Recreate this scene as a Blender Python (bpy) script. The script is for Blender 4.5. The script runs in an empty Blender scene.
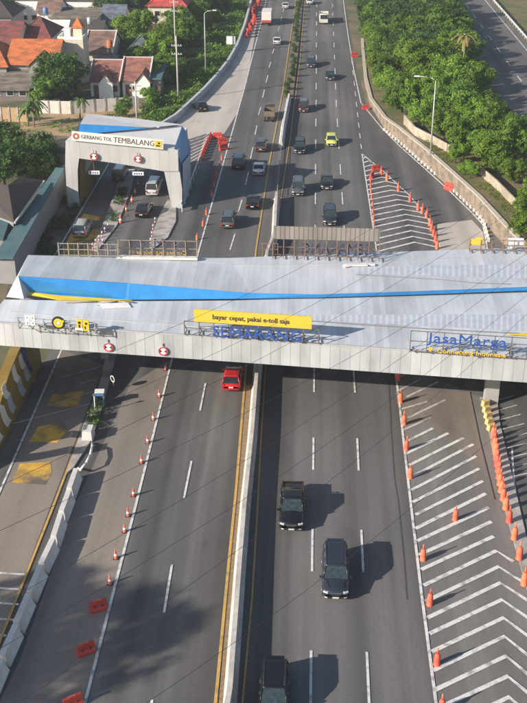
import bpy, math, random
from mathutils import Vector, Matrix, noise
random.seed(7)
R = math.radians
HAZE = .0003                                # density of the air
S = bpy.context.scene
COL = S.collection

# ------------------------------------------------------------------ camera
H = 48.6                                   # drone height above the road
FP = 1080.0                                # focal length in photo pixels (527 x 703)
TH = math.atan(551.5 / FP)                 # camera pitch below the horizon
PSI = math.atan(55 * math.cos(TH) / FP)    # camera yaw off the road direction
cd = bpy.data.cameras.new('camera')
cam = bpy.data.objects.new('camera', cd); COL.objects.link(cam)
cam.location = (0, 0, H)
cam.rotation_euler = (math.pi / 2 - TH, 0, PSI)
cd.sensor_fit = 'VERTICAL'; cd.sensor_height = 24.0; cd.lens = 24.0 * FP / 703.0
cd.clip_start = 0.5; cd.clip_end = 6000
S.camera = cam

# ------------------------------------------------------------------ light
SUN_E, SUN_A = R(24), R(33)                # elevation; shadows run at this angle off +X towards +Y
w = bpy.data.worlds.new('World'); S.world = w; w.use_nodes = True
nt = w.node_tree; bg = nt.nodes['Background']
sky = nt.nodes.new('ShaderNodeTexSky'); sky.sky_type = 'NISHITA'; sky.sun_disc = False
tosun = Vector((-math.cos(SUN_A) * math.cos(SUN_E), -math.sin(SUN_A) * math.cos(SUN_E), math.sin(SUN_E)))
sky.sun_elevation = SUN_E; sky.sun_rotation = math.atan2(tosun.x, tosun.y)
sky.dust_density = 1.0
nt.links.new(sky.outputs[0], bg.inputs[0]); bg.inputs[1].default_value = 0.088
sd = bpy.data.lights.new('sun', 'SUN'); sd.energy = 5.0; sd.angle = R(0.5); sd.color = (1, .91, .80)
sun = bpy.data.objects.new('sun', sd); COL.objects.link(sun)
sun.rotation_euler = (-tosun).to_track_quat('-Z', 'Y').to_euler()
sun.location = (0, 0, 100)
S.view_settings.view_transform = 'Standard'; S.view_settings.look = 'None'
S.view_settings.gamma = 1; S.view_settings.use_curve_mapping = False
S.view_settings.exposure = 0.6

# ------------------------------------------------------------------ survey helpers: photo pixel -> place on a real plane
def ray(px, py):
    u, v = (px - 263.5) / FP, (py - 351.5) / FP
    x, y, z = u, math.cos(TH) - v * math.sin(TH), -(math.sin(TH) + v * math.cos(TH))
    c, s = math.cos(PSI), math.sin(PSI)
    return Vector((x * c - y * s, x * s + y * c, z))
def G(px, py, z=0.0):
    d = ray(px, py); t = (H - z) / -d.z
    return Vector((d.x * t, d.y * t, z))
def GY(px, py, Y):
    d = ray(px, py); t = Y / d.y
    return Vector((d.x * t, Y, H + d.z * t))
def GX(px, py, X):
    d = ray(px, py); t = X / d.x
    return Vector((X, d.y * t, H + d.z * t))
def interp(pts, t):
    """point at parameter t in 0..1 by length along polyline of Vectors"""
    L = [(pts[i + 1] - pts[i]).length for i in range(len(pts) - 1)]; T = sum(L) * t
    for i, l in enumerate(L):
        if T <= l or i == len(L) - 1:
            return pts[i].lerp(pts[i + 1], T / l if l else 0), (pts[i + 1] - pts[i]).normalized()
        T -= l

# ------------------------------------------------------------------ materials
MATS = {}
def newmat(name):
    m = bpy.data.materials.new(name); m.use_nodes = True
    nt = m.node_tree; b = nt.nodes['Principled BSDF']
    return m, nt, b
def N(nt, t, **k):
    n = nt.nodes.new(t)
    for a, v in k.items(): setattr(n, a, v)
    return n
def mat(name, col, rough=.7, var=.15, scale=1.5, metal=0., spec=None, stretch=(1, 1, 1), bump=0., coat=0., col2=None, detail=6, c2lo=.45, c2hi=.6, rnd=0.):
    if name in MATS: return MATS[name]
    m, nt, b = newmat(name)
    b.inputs['Roughness'].default_value = rough; b.inputs['Metallic'].default_value = metal
    if spec is not None: b.inputs['Specular IOR Level'].default_value = spec
    b.inputs['Coat Weight'].default_value = coat
    tc = N(nt, 'ShaderNodeTexCoord'); mp = N(nt, 'ShaderNodeMapping'); mp.inputs['Scale'].default_value = stretch
    nt.links.new(tc.outputs['Object'], mp.inputs[0])
    n1 = N(nt, 'ShaderNodeTexNoise'); n1.inputs['Scale'].default_value = scale; n1.inputs['Detail'].default_value = detail; n1.inputs['Roughness'].default_value = .65
    nt.links.new(mp.outputs[0], n1.inputs[0])
    cr = N(nt, 'ShaderNodeValToRGB'); e = cr.color_ramp.elements
    e[0].position = .3; e[1].position = .7
    lo = [max(0, c * (1 - var)) for c in col]; hi = [min(1, c * (1 + var)) for c in col]
    e[0].color = (*lo, 1); e[1].color = (*hi, 1)
    nt.links.new(n1.outputs[0], cr.inputs[0]); out = cr.outputs[0]
    if col2:
        n2 = N(nt, 'ShaderNodeTexNoise'); n2.inputs['Scale'].default_value = scale * .23; n2.inputs['Detail'].default_value = 4
        nt.links.new(mp.outputs[0], n2.inputs[0])
        r2 = N(nt, 'ShaderNodeValToRGB'); r2.color_ramp.elements[0].position = c2lo; r2.color_ramp.elements[1].position = c2hi
        nt.links.new(n2.outputs[0], r2.inputs[0])
        mx = N(nt, 'ShaderNodeMixRGB'); nt.links.new(r2.outputs[0], mx.inputs[0]); nt.links.new(out, mx.inputs[1]); mx.inputs[2].default_value = (*col2, 1)
        out = mx.outputs[0]
    if rnd:
        oi = N(nt, 'ShaderNodeObjectInfo'); hs = N(nt, 'ShaderNodeHueSaturation')
        mr = N(nt, 'ShaderNodeMapRange'); mr.inputs[3].default_value = 1 - rnd; mr.inputs[4].default_value = 1 + rnd
        nt.links.new(oi.outputs['Random'], mr.inputs[0]); nt.links.new(mr.outputs[0], hs.inputs['Value'])
        mh = N(nt, 'ShaderNodeMapRange'); mh.inputs[3].default_value = .492; mh.inputs[4].default_value = .506
        nt.links.new(oi.outputs['Random'], mh.inputs[0]); nt.links.new(mh.outputs[0], hs.inputs['Hue'])
        nt.links.new(out, hs.inputs['Color']); out = hs.outputs[0]
    nt.links.new(out, b.inputs['Base Color'])
    if bump:
        bp = N(nt, 'ShaderNodeBump'); bp.inputs['Strength'].default_value = bump; bp.inputs['Distance'].default_value = .05
        nt.links.new(n1.outputs[0], bp.inputs['Height']); nt.links.new(bp.outputs[0], b.inputs['Normal'])
    MATS[name] = m
    return m

def asphalt_mat(name, col, col2, track=.12, warm=1.0):
    """asphalt: fine grain, large repaired patches, wheel-track streaks along the road (object Y)"""
    if name in MATS: return MATS[name]
    m, nt, b = newmat(name); b.inputs['Roughness'].default_value = .88; b.inputs['Specular IOR Level'].default_value = .3
    tc = N(nt, 'ShaderNodeTexCoord')
    def ns(scale, st, det=5):
        mp = N(nt, 'ShaderNodeMapping'); mp.inputs['Scale'].default_value = st
        n = N(nt, 'ShaderNodeTexNoise'); n.inputs['Scale'].default_value = scale; n.inputs['Detail'].default_value = det
        nt.links.new(tc.outputs['Object'], mp.inputs[0]); nt.links.new(mp.outputs[0], n.inputs[0]); return n.outputs[0]
    def mix(a, bb, f, mode='MIX'):
        x = N(nt, 'ShaderNodeMixRGB', blend_type=mode)
        for i, q in ((0, f), (1, a), (2, bb)):
            if isinstance(q, (tuple, list)): x.inputs[i].default_value = (*q, 1) if len(q) == 3 else q
            elif isinstance(q, (int, float)): x.inputs[i].default_value = q
            else: nt.links.new(q, x.inputs[i])
        return x.outputs[0]
    def ramp(s, a, c):
        r = N(nt, 'ShaderNodeMapRange'); r.inputs[1].default_value = a; r.inputs[2].default_value = c; nt.links.new(s, r.inputs[0]); return r.outputs[0]
    c = mix(col, col2, ramp(ns(.045, (1, .55, 1), 5), .42, .58))
    st = ramp(ns(.42, (1, .010, 1), 2), .40, .66)
    c = mix(c, mix(c, (1 - track * 2.6,) * 3, 1.0, 'MULTIPLY'), st)
    st2 = ramp(ns(1.7, (1, .02, 1), 3), .45, .7)
    c = mix(c, mix(c, (1 + track,) * 3, 1.0, 'MULTIPLY'), st2)
    bl = ramp(ns(.22, (1, .4, 1), 5), .56, .74)
    c = mix(c, mix(c, (.74, .74, .75), 1.0, 'MULTIPLY'), bl)
    ol = ramp(ns(.9, (1, .25, 1), 5), .64, .78)
    c = mix(c, mix(c, (.78, .78, .78), 1.0, 'MULTIPLY'), ol)
    dl = ramp(ns(.10, (1.6, .3, 1), 5), .50, .68)
    c = mix(c, mix(c, (1.22, 1.19, 1.15), 1.0, 'MULTIPLY'), dl)
    g = ramp(ns(5, (1, 1, 1), 9), .3, .7)
    c = mix(mix(c, (.91,) * 3, 1., 'MULTIPLY'), mix(c, (1.08,) * 3, 1., 'MULTIPLY'), g)
    nt.links.new(c, b.inputs['Base Color'])
    MATS[name] = m; return m

def seam_mat(name, col, pitch=.8, rough=.45, stain=.12, metal=.0, axis=0, line=.72, wid=.07):
    """sheet-metal cladding with upright seams every `pitch` metres, weather streaks"""
    if name in MATS: return MATS[name]
    m, nt, b = newmat(name); b.inputs['Roughness'].default_value = rough; b.inputs['Metallic'].default_value = metal
    tc = N(nt, 'ShaderNodeTexCoord'); sx = N(nt, 'ShaderNodeSeparateXYZ'); nt.links.new(tc.outputs['Object'], sx.inputs[0])
    dv = N(nt, 'ShaderNodeMath', operation='DIVIDE'); nt.links.new(sx.outputs[axis], dv.inputs[0]); dv.inputs[1].default_value = pitch
    fr = N(nt, 'ShaderNodeMath', operation='FRACT'); nt.links.new(dv.outputs[0], fr.inputs[0])
    lt = N(nt, 'ShaderNodeMath', operation='LESS_THAN'); nt.links.new(fr.outputs[0], lt.inputs[0]); lt.inputs[1].default_value = wid
    fl = N(nt, 'ShaderNodeMath', operation='FLOOR'); nt.links.new(dv.outputs[0], fl.inputs[0])
    wn = N(nt, 'ShaderNodeTexWhiteNoise', noise_dimensions='1D'); nt.links.new(fl.outputs[0], wn.inputs['W'])
    mp = N(nt, 'ShaderNodeMapping'); mp.inputs['Scale'].default_value = (1, .25, .25) if axis == 0 else (.25, 1, .25)
    nt.links.new(tc.outputs['Object'], mp.inputs[0])
    n1 = N(nt, 'ShaderNodeTexNoise'); n1.inputs['Scale'].default_value = .8; n1.inputs['Detail'].default_value = 8; nt.links.new(mp.outputs[0], n1.inputs[0])
    n3 = N(nt, 'ShaderNodeTexNoise'); n3.inputs['Scale'].default_value = .12; n3.inputs['Detail'].default_value = 4; nt.links.new(tc.outputs['Object'], n3.inputs[0])
    ad = N(nt, 'ShaderNodeMath', operation='ADD'); nt.links.new(n1.outputs[0], ad.inputs[0]); nt.links.new(n3.outputs[0], ad.inputs[1])
    a2 = N(nt, 'ShaderNodeMath', operation='MULTIPLY_ADD'); nt.links.new(wn.outputs[0], a2.inputs[0]); a2.inputs[1].default_value = .22; nt.links.new(ad.outputs[0], a2.inputs[2])
    mr = N(nt, 'ShaderNodeMapRange'); mr.inputs[1].default_value = .75; mr.inputs[2].default_value = 1.4; mr.inputs[3].default_value = 1 - stain * 1.4; mr.inputs[4].default_value = 1 + stain * .6
    nt.links.new(a2.outputs[0], mr.inputs[0])
    mx = N(nt, 'ShaderNodeMapRange'); mx.inputs[3].default_value = 1; mx.inputs[4].default_value = line; nt.links.new(lt.outputs[0], mx.inputs[0])
    mm = N(nt, 'ShaderNodeMath', operation='MULTIPLY'); nt.links.new(mr.outputs[0], mm.inputs[0]); nt.links.new(mx.outputs[0], mm.inputs[1])
    vm = N(nt, 'ShaderNodeVectorMath', operation='SCALE'); vm.inputs[0].default_value = col; nt.links.new(mm.outputs[0], vm.inputs['Scale'])
    nt.links.new(vm.outputs[0], b.inputs['Base Color'])
    MATS[name] = m; return m

def paint(name, col, metal=.35, rough=.28):
    return mat('paint_' + name, col, rough, .04, .5, metal=metal, coat=.6)
def leaf_mat(name, col, col2, rnd=.18):
    if name in MATS: return MATS[name]
    m = mat(name, col, .65, .35, .9, col2=col2, rnd=rnd, spec=.25)
    nt = m.node_tree; b = nt.nodes['Principled BSDF']; out = nt.nodes['Material Output']
    tr = N(nt, 'ShaderNodeBsdfTranslucent'); ms = N(nt, 'ShaderNodeMixShader'); ms.inputs[0].default_value = .28
    src = b.inputs['Base Color'].links[0].from_socket
    nt.links.new(src, tr.inputs[0]); nt.links.new(b.outputs[0], ms.inputs[1]); nt.links.new(tr.outputs[0], ms.inputs[2]); nt.links.new(ms.outputs[0], out.inputs[0])
    return m
def flat(name, col, rough=.6, metal=0., var=.06): return mat(name, col, rough, var, 3, metal=metal)

# ------------------------------------------------------------------ mesh builder
class MB:
    def __init__(s): s.v = []; s.f = []; s.mi = []; s.sm = []
    def add(s, vs, fs, mi=0, smooth=False):
        o = len(s.v); s.v += [tuple(v) for v in vs]
        for f in fs: s.f.append([i + o for i in f]); s.mi.append(mi); s.sm.append(smooth)
    def box(s, c, d, rz=0, mi=0, taper=1.0):
        x, y, z = [q / 2 for q in d]; c = Vector(c); cs, sn = math.cos(rz), math.sin(rz); vs = []
        for k, (a, b, e) in enumerate([(-1, -1, -1), (1, -1, -1), (1, 1, -1), (-1, 1, -1), (-1, -1, 1), (1, -1, 1), (1, 1, 1), (-1, 1, 1)]):
            t = taper if e > 0 else 1; X, Y = a * x * t, b * y * t
            vs.append((c.x + X * cs - Y * sn, c.y + X * sn + Y * cs, c.z + e * z))
        s.add(vs, [(3, 2, 1, 0), (4, 5, 6, 7), (0, 1, 5, 4), (1, 2, 6, 5), (2, 3, 7, 6), (3, 0, 4, 7)], mi)
    def prism(s, pts, d, mi=0):
        """polygon pts (Vectors) extruded by vector d"""
        n = len(pts); d = Vector(d); vs = [Vector(p) for p in pts] + [Vector(p) + d for p in pts]
        s.add(vs, [list(range(n))[::-1], list(range(n, 2 * n))] + [(i, (i + 1) % n, n + (i + 1) % n, n + i) for i in range(n)], mi)
    def drop(s, pts, zb, mi=0):
        """top polygon with walls down to zb and a floor"""
        n = len(pts); vs = [Vector(p) for p in pts] + [Vector((p[0], p[1], zb)) for p in pts]
        s.add(vs, [list(range(n)), list(range(n, 2 * n))[::-1]] + [(i, n + i, n + (i + 1) % n, (i + 1) % n) for i in range(n)], mi)
    def bar(s, a, b, r, n=6, mi=0, r2=None, smooth=True):
        a, b = Vector(a), Vector(b); d = (b - a)
        if d.length < 1e-6: return
        d.normalize(); u = d.orthogonal().normalized(); w_ = d.cross(u); r2 = r if r2 is None else r2
        vs = []
        for p, q in ((a, r), (b, r2)):
            for i in range(n):
                t = 2 * math.pi * i / n; vs.append(p + (u * math.cos(t) + w_ * math.sin(t)) * q)
        s.add(vs, [(i, (i + 1) % n, n + (i + 1) % n, n + i) for i in range(n)], mi, smooth and n > 4)
        s.add(vs[:n], [list(range(n))[::-1]], mi); s.add(vs[n:], [list(range(n))], mi)
    def tube(s, pts, r, n=6, mi=0):
        for i in range(len(pts) - 1): s.bar(pts[i], pts[i + 1], r, n, mi)
    def lathe(s, c, prof, n=12, mi=0):
        c = Vector(c); vs = []
        for r, z in prof:
            for i in range(n):
                t = 2 * math.pi * i / n; vs.append((c.x + r * math.cos(t), c.y + r * math.sin(t), c.z + z))
        fs = []
        for k in range(len(prof) - 1):
            for i in range(n): fs.append((k * n + i, k * n + (i + 1) % n, (k + 1) * n + (i + 1) % n, (k + 1) * n + i))
        s.add(vs, fs, mi, True); s.add(vs[-n:], [list(range(n))], mi)
    def loft(s, rings, mi=0, smooth=True, caps=True, closed=True):
        n = len(rings[0]); vs = [p for r in rings for p in r]; fs = []
        for k in range(len(rings) - 1):
            for i in range(n if closed else n - 1): fs.append((k * n + i, k * n + (i + 1) % n, (k + 1) * n + (i + 1) % n, (k + 1) * n + i))
        s.add(vs, fs, mi, smooth)
        if caps: s.add(rings[0], [list(range(n))[::-1]], mi); s.add(rings[-1], [list(range(n))], mi)
    def build(s, name, mats, parent=None, loc=None, fixn=True):
        me = bpy.data.meshes.new(name); me.from_pydata(s.v, [], s.f)
        if not isinstance(mats, (list, tuple)): mats = [mats]
        for m in mats: me.materials.append(m)
        me.polygons.foreach_set('material_index', s.mi); me.polygons.foreach_set('use_smooth', s.sm)
        me.update()
        if fixn:
            import bmesh
            bm = bmesh.new(); bm.from_mesh(me); bmesh.ops.remove_doubles(bm, verts=bm.verts, dist=1e-5); bmesh.ops.recalc_face_normals(bm, faces=bm.faces); bm.to_mesh(me); bm.free()
        o = bpy.data.objects.new(name, me); COL.objects.link(o)
        if parent: o.parent = parent
        if loc is not None: o.location = loc
        return o
def tag(o, label=None, cat=None, group=None, kind=None):
    if label: o['label'] = label
    if cat: o['category'] = cat
    if group: o['group'] = group
    if kind: o['kind'] = kind
    return o
def empty(name, loc=(0, 0, 0), rz=0, label=None, cat=None, group=None):
    o = bpy.data.objects.new(name, None); COL.objects.link(o); o.location = loc; o.rotation_euler = (0, 0, rz); o.empty_display_size = .3
    return tag(o, label, cat, group)
KIDS = {}
def kids(o): return [c for c in o.children]
def copy_tree(o, parent=None, loc=None, rz=None, scale=None, label=None, group=None):
    c = o.copy(); COL.objects.link(c)
    if parent: c.parent = parent
    if loc is not None: c.location = loc
    if rz is not None: c.rotation_euler = (0, 0, rz)
    if scale is not None: c.scale = (scale,) * 3 if not isinstance(scale, (tuple, list)) else scale
    if label: c['label'] = label
    if group: c['group'] = group
    for ch in list(o.children): copy_tree(ch, c)
    return c
ORD = ['nearest', 'second', 'third', 'fourth', 'fifth', 'sixth', 'seventh', 'eighth', 'ninth', 'tenth', 'eleventh', 'twelfth', 'thirteenth', 'fourteenth', 'fifteenth', 'sixteenth', 'seventeenth', 'eighteenth', 'nineteenth', 'twentieth', 'twenty-first', 'twenty-second', 'twenty-third', 'twenty-fourth', 'twenty-fifth']
def text_obj(body, width, name, m, parent, loc, rot=(math.pi / 2, 0, 0), ext=.04, height=None, off=.012, align='CENTER'):
    cu = bpy.data.curves.new(name, 'FONT'); cu.body = body; cu.size = 1; cu.extrude = ext; cu.offset = off; cu.align_x = align; cu.resolution_u = 2
    t = bpy.data.objects.new(name + '_tmp', cu); COL.objects.link(t)
    bpy.context.view_layer.update()
    me = bpy.data.meshes.new_from_object(t.evaluated_get(bpy.context.evaluated_depsgraph_get()))
    bpy.data.objects.remove(t); bpy.data.curves.remove(cu)
    xs = [v.co.x for v in me.vertices]; ys = [v.co.y for v in me.vertices]; k = width / (max(xs) - min(xs)); ky = k if height is None else height / (max(ys) - min(ys))
    for v in me.vertices: v.co = (v.co.x * k, v.co.y * ky, v.co.z)
    me.materials.clear(); me.materials.append(m); me.name = name
    o = bpy.data.objects.new(name, me); COL.objects.link(o); o.parent = parent; o.location = loc; o.rotation_euler = rot
    return o

# ------------------------------------------------------------------ SETTING: ground and roads
A_COL, A_COL2 = (.120, .117, .115), (.152, .146, .141)
M_ground = mat('earth_and_scrub', (.10, .11, .05), .95, .3, .35, col2=(.20, .15, .095), bump=.3)
M_asph = asphalt_mat('asphalt', A_COL, A_COL2, .16)
M_conc = asphalt_mat('concrete_pavement', (.50, .455, .405), (.42, .38, .345), .05)
M_white = mat('road_paint_white', (.66, .65, .62), .7, .16, 6, col2=(.34, .33, .315), c2lo=.50, c2hi=.66)
M_whitefade = mat('road_paint_worn', (.50, .48, .45), .8, .2, 3, col2=(.20, .19, .175), c2lo=.48, c2hi=.68)
M_yel = mat('road_paint_yellow', (.48, .30, .09), .75, .18, 4, col2=(.25, .18, .09), c2lo=.55, c2hi=.75)
M_orange_p = mat('road_paint_orange_worn', (.66, .38, .05), .8, .25, 1.2, col2=(.13, .11, .085), c2lo=.46, c2hi=.58)
M_kerb = mat('kerb_concrete', (.42, .39, .36), .85, .2, 2, col2=(.26, .24, .22))
M_barr = mat('barrier_concrete', (.62, .60, .57), .8, .14, 1.2, col2=(.42, .40, .37), c2lo=.5, c2hi=.75)
M_sand = mat('gutter_sand', (.24, .17, .10), .95, .3, 3)

def sheet(name, pts, z, m, kind='structure'):
    mb = MB(); mb.add([(p[0], p[1], z) for p in pts], [list(range(len(pts)))]); o = mb.build(name, m, fixn=False)
    if o.data.polygons[0].normal.z < 0: o.data.flip_normals()
    return tag(o, kind=kind)
sheet('ground', [(-1500, -300), (29, -300), (29, 3000), (-1500, 3000)], 0, M_ground)
GP = lambda L, z=0: [G(x, y, z) for x, y in L]
far_l = G(262, -60); far_r = G(340, -60)
road_px = [(-150, 760), (-150, 610), (-8, 468), (55, 340), (62, 300), (50, 262), (88, 198), (110, 160), (150, 118), (180, 110), (205, 90), (228, 62), (245, 30), (256, 0)]
road_r = [(342, -20), (348, 20), (357, 70), (366, 103), (386, 127), (400, 140.5), (429, 166), (455, 190), (479.5, 213), (506, 243), (560, 300), (620, 420), (700, 760)]
pl = GP(road_px) + [Vector((-15.0, 900, 0)), Vector((5.5, 900, 0))] + GP(road_r)
sheet('road', pl, .01, M_asph)
# paler concrete of the merging ramp, patches
sheet('concrete_ramp', GP([(166, 141), (183, 112), (207, 90), (230, 62), (247, 30), (257, 22), (247, 82), (238, 112), (224, 134), (206, 134), (190, 139)]), .02, M_conc)
sheet('pavement_patch', GP([(437, 224), (472, 220), (483, 232), (488, 262), (440, 262)]), .02, M_conc)
sheet('pavement_strip', GP([(395, 392), (470, 392), (486, 470), (445, 440), (425, 420), (405, 430)]), .02, asphalt_mat('dusty_asphalt', (.225, .19, .155), (.17, .145, .12), .08))
sheet('pavement_hatched', GP([(394, 360), (486, 400), (502, 500), (540, 640), (600, 760), (441, 760), (436, 703), (421, 590), (408, 480)]), .016, asphalt_mat('hatched_asphalt', (.19, .18, .169), (.155, .147, .139), .10))
sheet('pavement_shoulder', GP([(130, 385), (170, 360), (131, 519), (90, 690), (60, 760), (-30, 760), (20, 660), (75, 505)]), .02, asphalt_mat('worn_asphalt', (.235, .208, .182), (.20, .178, .158), .07))
sheet('pavement_lane', GP([(-120, 760), (-120, 590), (0, 497), (62, 350), (104, 365), (67, 463), (0, 640), (-50, 760)]), .02, asphalt_mat('worn_asphalt_b', (.27, .228, .192), (.225, .192, .165), .07))
sheet('bare_earth', GP([(20, 132), (22, 108), (60, 112), (139, 108), (150, 118), (128, 140), (60, 136)]), .02, mat('bare_earth', (.40, .27, .155), .95, .3, .6, col2=(.20, .19, .07)))
sheet('bank_grass', GP([(140, 119), (158, 127), (176, 115), (189, 103), (204, 88), (217, 73), (227, 59), (236, 44), (243, 22), (250, -10), (190, -10), (160, 60)]), .012, mat('bank_green', (.07, .11, .03), .95, .3, 1.5, col2=(.12, .12, .05)))
sheet('verge', GP([(5, 300), (14, 262), (64, 182), (66, 215), (88, 200), (52, 262), (60, 300)]), .02, mat('verge_gravel', (.13, .115, .095), .95, .4, 1.2, col2=(.05, .06, .03)))

mk = {'w': MB(), 'f': MB(), 'y': MB(), 'o': MB()}
SC = [0]
def strip(L, wd, k='w', z=.034, world=False):
    SC[0] += 1; z = {'f': .030, 'w': .040, 'y': .062, 'o': .026, 't': .05}[k] + (SC[0] % 6) * .003; pts = L if world else GP(L); m = mk[k]; n = len(pts); vs = []
    for i, p in enumerate(pts):
        d = (pts[min(i + 1, n - 1)] - pts[max(i - 1, 0)]).normalized(); q = Vector((-d.y, d.x, 0)) * wd / 2
        vs += [(p.x + q.x, p.y + q.y, z), (p.x - q.x, p.y - q.y, z)]
    m.add(vs, [(2 * i, 2 * i + 1, 2 * i + 3, 2 * i + 2) for i in range(n - 1)])
def dashes(L, t0, n, per=13.0, ln=5.0, wd=.16, k='w'):
    pts = GP(L); T = sum((pts[i + 1] - pts[i]).length for i in range(len(pts) - 1))
    for i in range(n):
        a = t0 + i * per
        if a + ln > T: break
        strip([interp(pts, a / T)[0], interp(pts, (a + ln) / T)[0]], wd, k, world=True)
# right carriageway lane lines; dash starts are taken from the photo
def dash_line(pxline, ystart, per, ln, n, wd=.17):
    pts = GP(pxline); T = (pts[1] - pts[0]).length if len(pts) == 2 else sum((pts[i + 1] - pts[i]).length for i in range(len(pts) - 1))
    dashes(pxline, 0 + ystart, n, per, ln, wd)
dash_line([(310.5, 709.5), (314, 400), (316.4, 60), (317, -60)], 0, 13, 5, 40)
dash_line([(369.5, 711), (355.5, 400), (336.5, 108), (330, -60)], 0, 13, 5, 40)
for a, b in [((164, 613), (172, 565)), ((184, 498.5), (191.5, 461.5)), ((200, 411), (205.5, 383.5)), ((143, 768), (152, 700))]: strip([a, b], .17)
for a, b in [((230, 250), (235, 234)), ((238.5, 212), (242, 200)), ((245.5, 185), (248.5, 172)), ((250.5, 159), (253, 147.5)), ((255, 135), (257, 126)), ((258.5, 115), (261, 107)), ((262.5, 98), (264.5, 90)), ((266, 83), (268, 75.5)), ((269, 68), (271, 62)), ((272.5, 54), (274, 49)), ((275.5, 42), (277, 37)), ((278, 31), (279.5, 26.5)), ((280.6, 21), (282, 17)), ((283, 12), (284, 8))]: strip([a, b], .17)
# solid edge lines
strip([(68, 770), (85, 703), (134.6, 510), (172, 359), (199, 250), (213, 200), (244, 90), (261, 23), (268, -8), (275, -50)], .2)
strip([(342, -10), (348, 35), (354, 71), (361, 103), (382.5, 129), (400, 146.6), (445.8, 187.6), (472, 213), (483, 225), (487, 246), (490, 275)], .2)
strip([(441, 760), (436, 703), (421, 590), (408, 480), (399, 400), (394, 360)], .2)
strip([(-60, 625), (0, 491), (61.5, 350), (66, 320)], .18)
strip([(52, 260), (88, 199), (112, 158)], .18)
strip([(377, 254), (372.6, 223.6), (362, 154)], .18); strip([(362, 154), (384, 172), (409, 195), (427, 216.5), (441, 248)], .18)
for i in range(9):
    y = 60 + i * 10.5; x = 351.5 + (y - 60) * .11 + .0
    strip([(x, y), (x + .9, y + 5)], .14)
strip([(477, 405), (499, 440), (516, 480)][0:1] + [(478, 404)], .1) if False else None
strip([(512, 448), (514, 480), (518, 520), (526, 560), (540, 620)], .16)
# yellow edge lines of the median
strip([(206, 760), (215.5, 703), (229, 560), (236, 490), (244.5, 385), (256, 250), (269, 165), (283, 90), (296, 0), (300, -40)], .2, 'y')
strip([(238, 760), (242.5, 703), (252, 600), (257.5, 510), (261, 440), (265.5, 370), (275, 250), (280, 205), (290, 140), (300, 60), (305, 0), (307, -40)], .14, 'y')
strip([(-20, 700), (0, 641), (52, 510), (70, 463), (97, 394), (106, 365)], .18, 'y')
# hatching, lower right
o_ = (380, 340); k_ = 3.585
for L in [[(58, 140), (150, 98)], [(95, 205), (210, 150)], [(100, 280), (235, 215)], [(60, 185), (150, 140)], [(72, 250), (170, 222)], [(80, 325), (182, 280)]]: strip([(o_[0] + x / k_, o_[1] + y / k_) for x, y in L], .24, 'f')
for L in [[(90, 368), (190, 318)], [(90, 410), (245, 335)], [(105, 450), (300, 352)], [(108, 495), (335, 375)], [(112, 540), (345, 418)], [(117, 583), (357, 462)], [(128, 628), (370, 507)]]: strip([(o_[0] + x / k_, o_[1] + y / k_) for x, y in L], .30, 'w')
o_ = (380, 510)
for L in [[(127, 68), (380, -58)], [(133, 113), (392, -8)], [(140, 163), (400, 43)], [(148, 215), (408, 96)], [(157, 272), (417, 148), (480, 188)], [(163, 330), (425, 205), (545, 280)], [(170, 388), (432, 262), (560, 345)], [(177, 445), (437, 323), (570, 415)], [(185, 510), (443, 388), (580, 490)], [(190, 577), (447, 455), (590, 570)], [(197, 647), (453, 525), (600, 650)], [(205, 715), (458, 598), (600, 715)], [(212, 790), (463, 672), (600, 790)], [(220, 860), (468, 750), (600, 860)]]:
    strip([(o_[0] + x / k_, o_[1] + y / k_) for x, y in L], .34)
# hatching, beyond the canopy (gore of the right-hand slip lane)
lb = GP([(362, 154), (372.6, 223.6), (377, 254)]); rb = GP([(362, 154), (384, 172), (409, 195), (427, 216.5), (441, 250)])
for i in range(19):
    t = (i + 1.2) / 19.5
    a = interp(lb, t)[0]; c = interp(rb, min(1, t * 1.0))[0]
    apex = a.lerp(c, .62) + Vector((0, 2.4 * (.25 + .75 * t), 0))
    strip([a, apex, c], .36, world=True)
# hatch beside the small toll gate
for i in range(7):
    strip([(189.5 - i * .2 + i * .3, 163 - i * 3.6), (199 + i * 1.0, 157 - i * 3.4), (203 + i * 1.1, 151 - i * 3)], .22)
# transverse bars on the far left lane and right slip lane
for y0, x1 in [(589, 22), (604, 18.5), (619.5, 16), (635, 6), (574, 27)]: strip([(-40, y0 - 3), (x1, y0 + 1)], .2)
for a, b in [((60, 378), (104, 366)), ((80, 384), (100, 378)), ((50, 406), (95, 391)), ((8, 425), (90, 404))]: strip([a, b], .13, 'f')
for i in range(9):
    y = 403 + i * 9.3; x = 489.5 + i * 2.6; strip([(x, y), (x + 24 + i, y - 7)], .15, 'f')
for a, b in [((500, 455), (512, 464)), ((501, 468), (513, 478))]: strip([a, b], .15)
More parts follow.
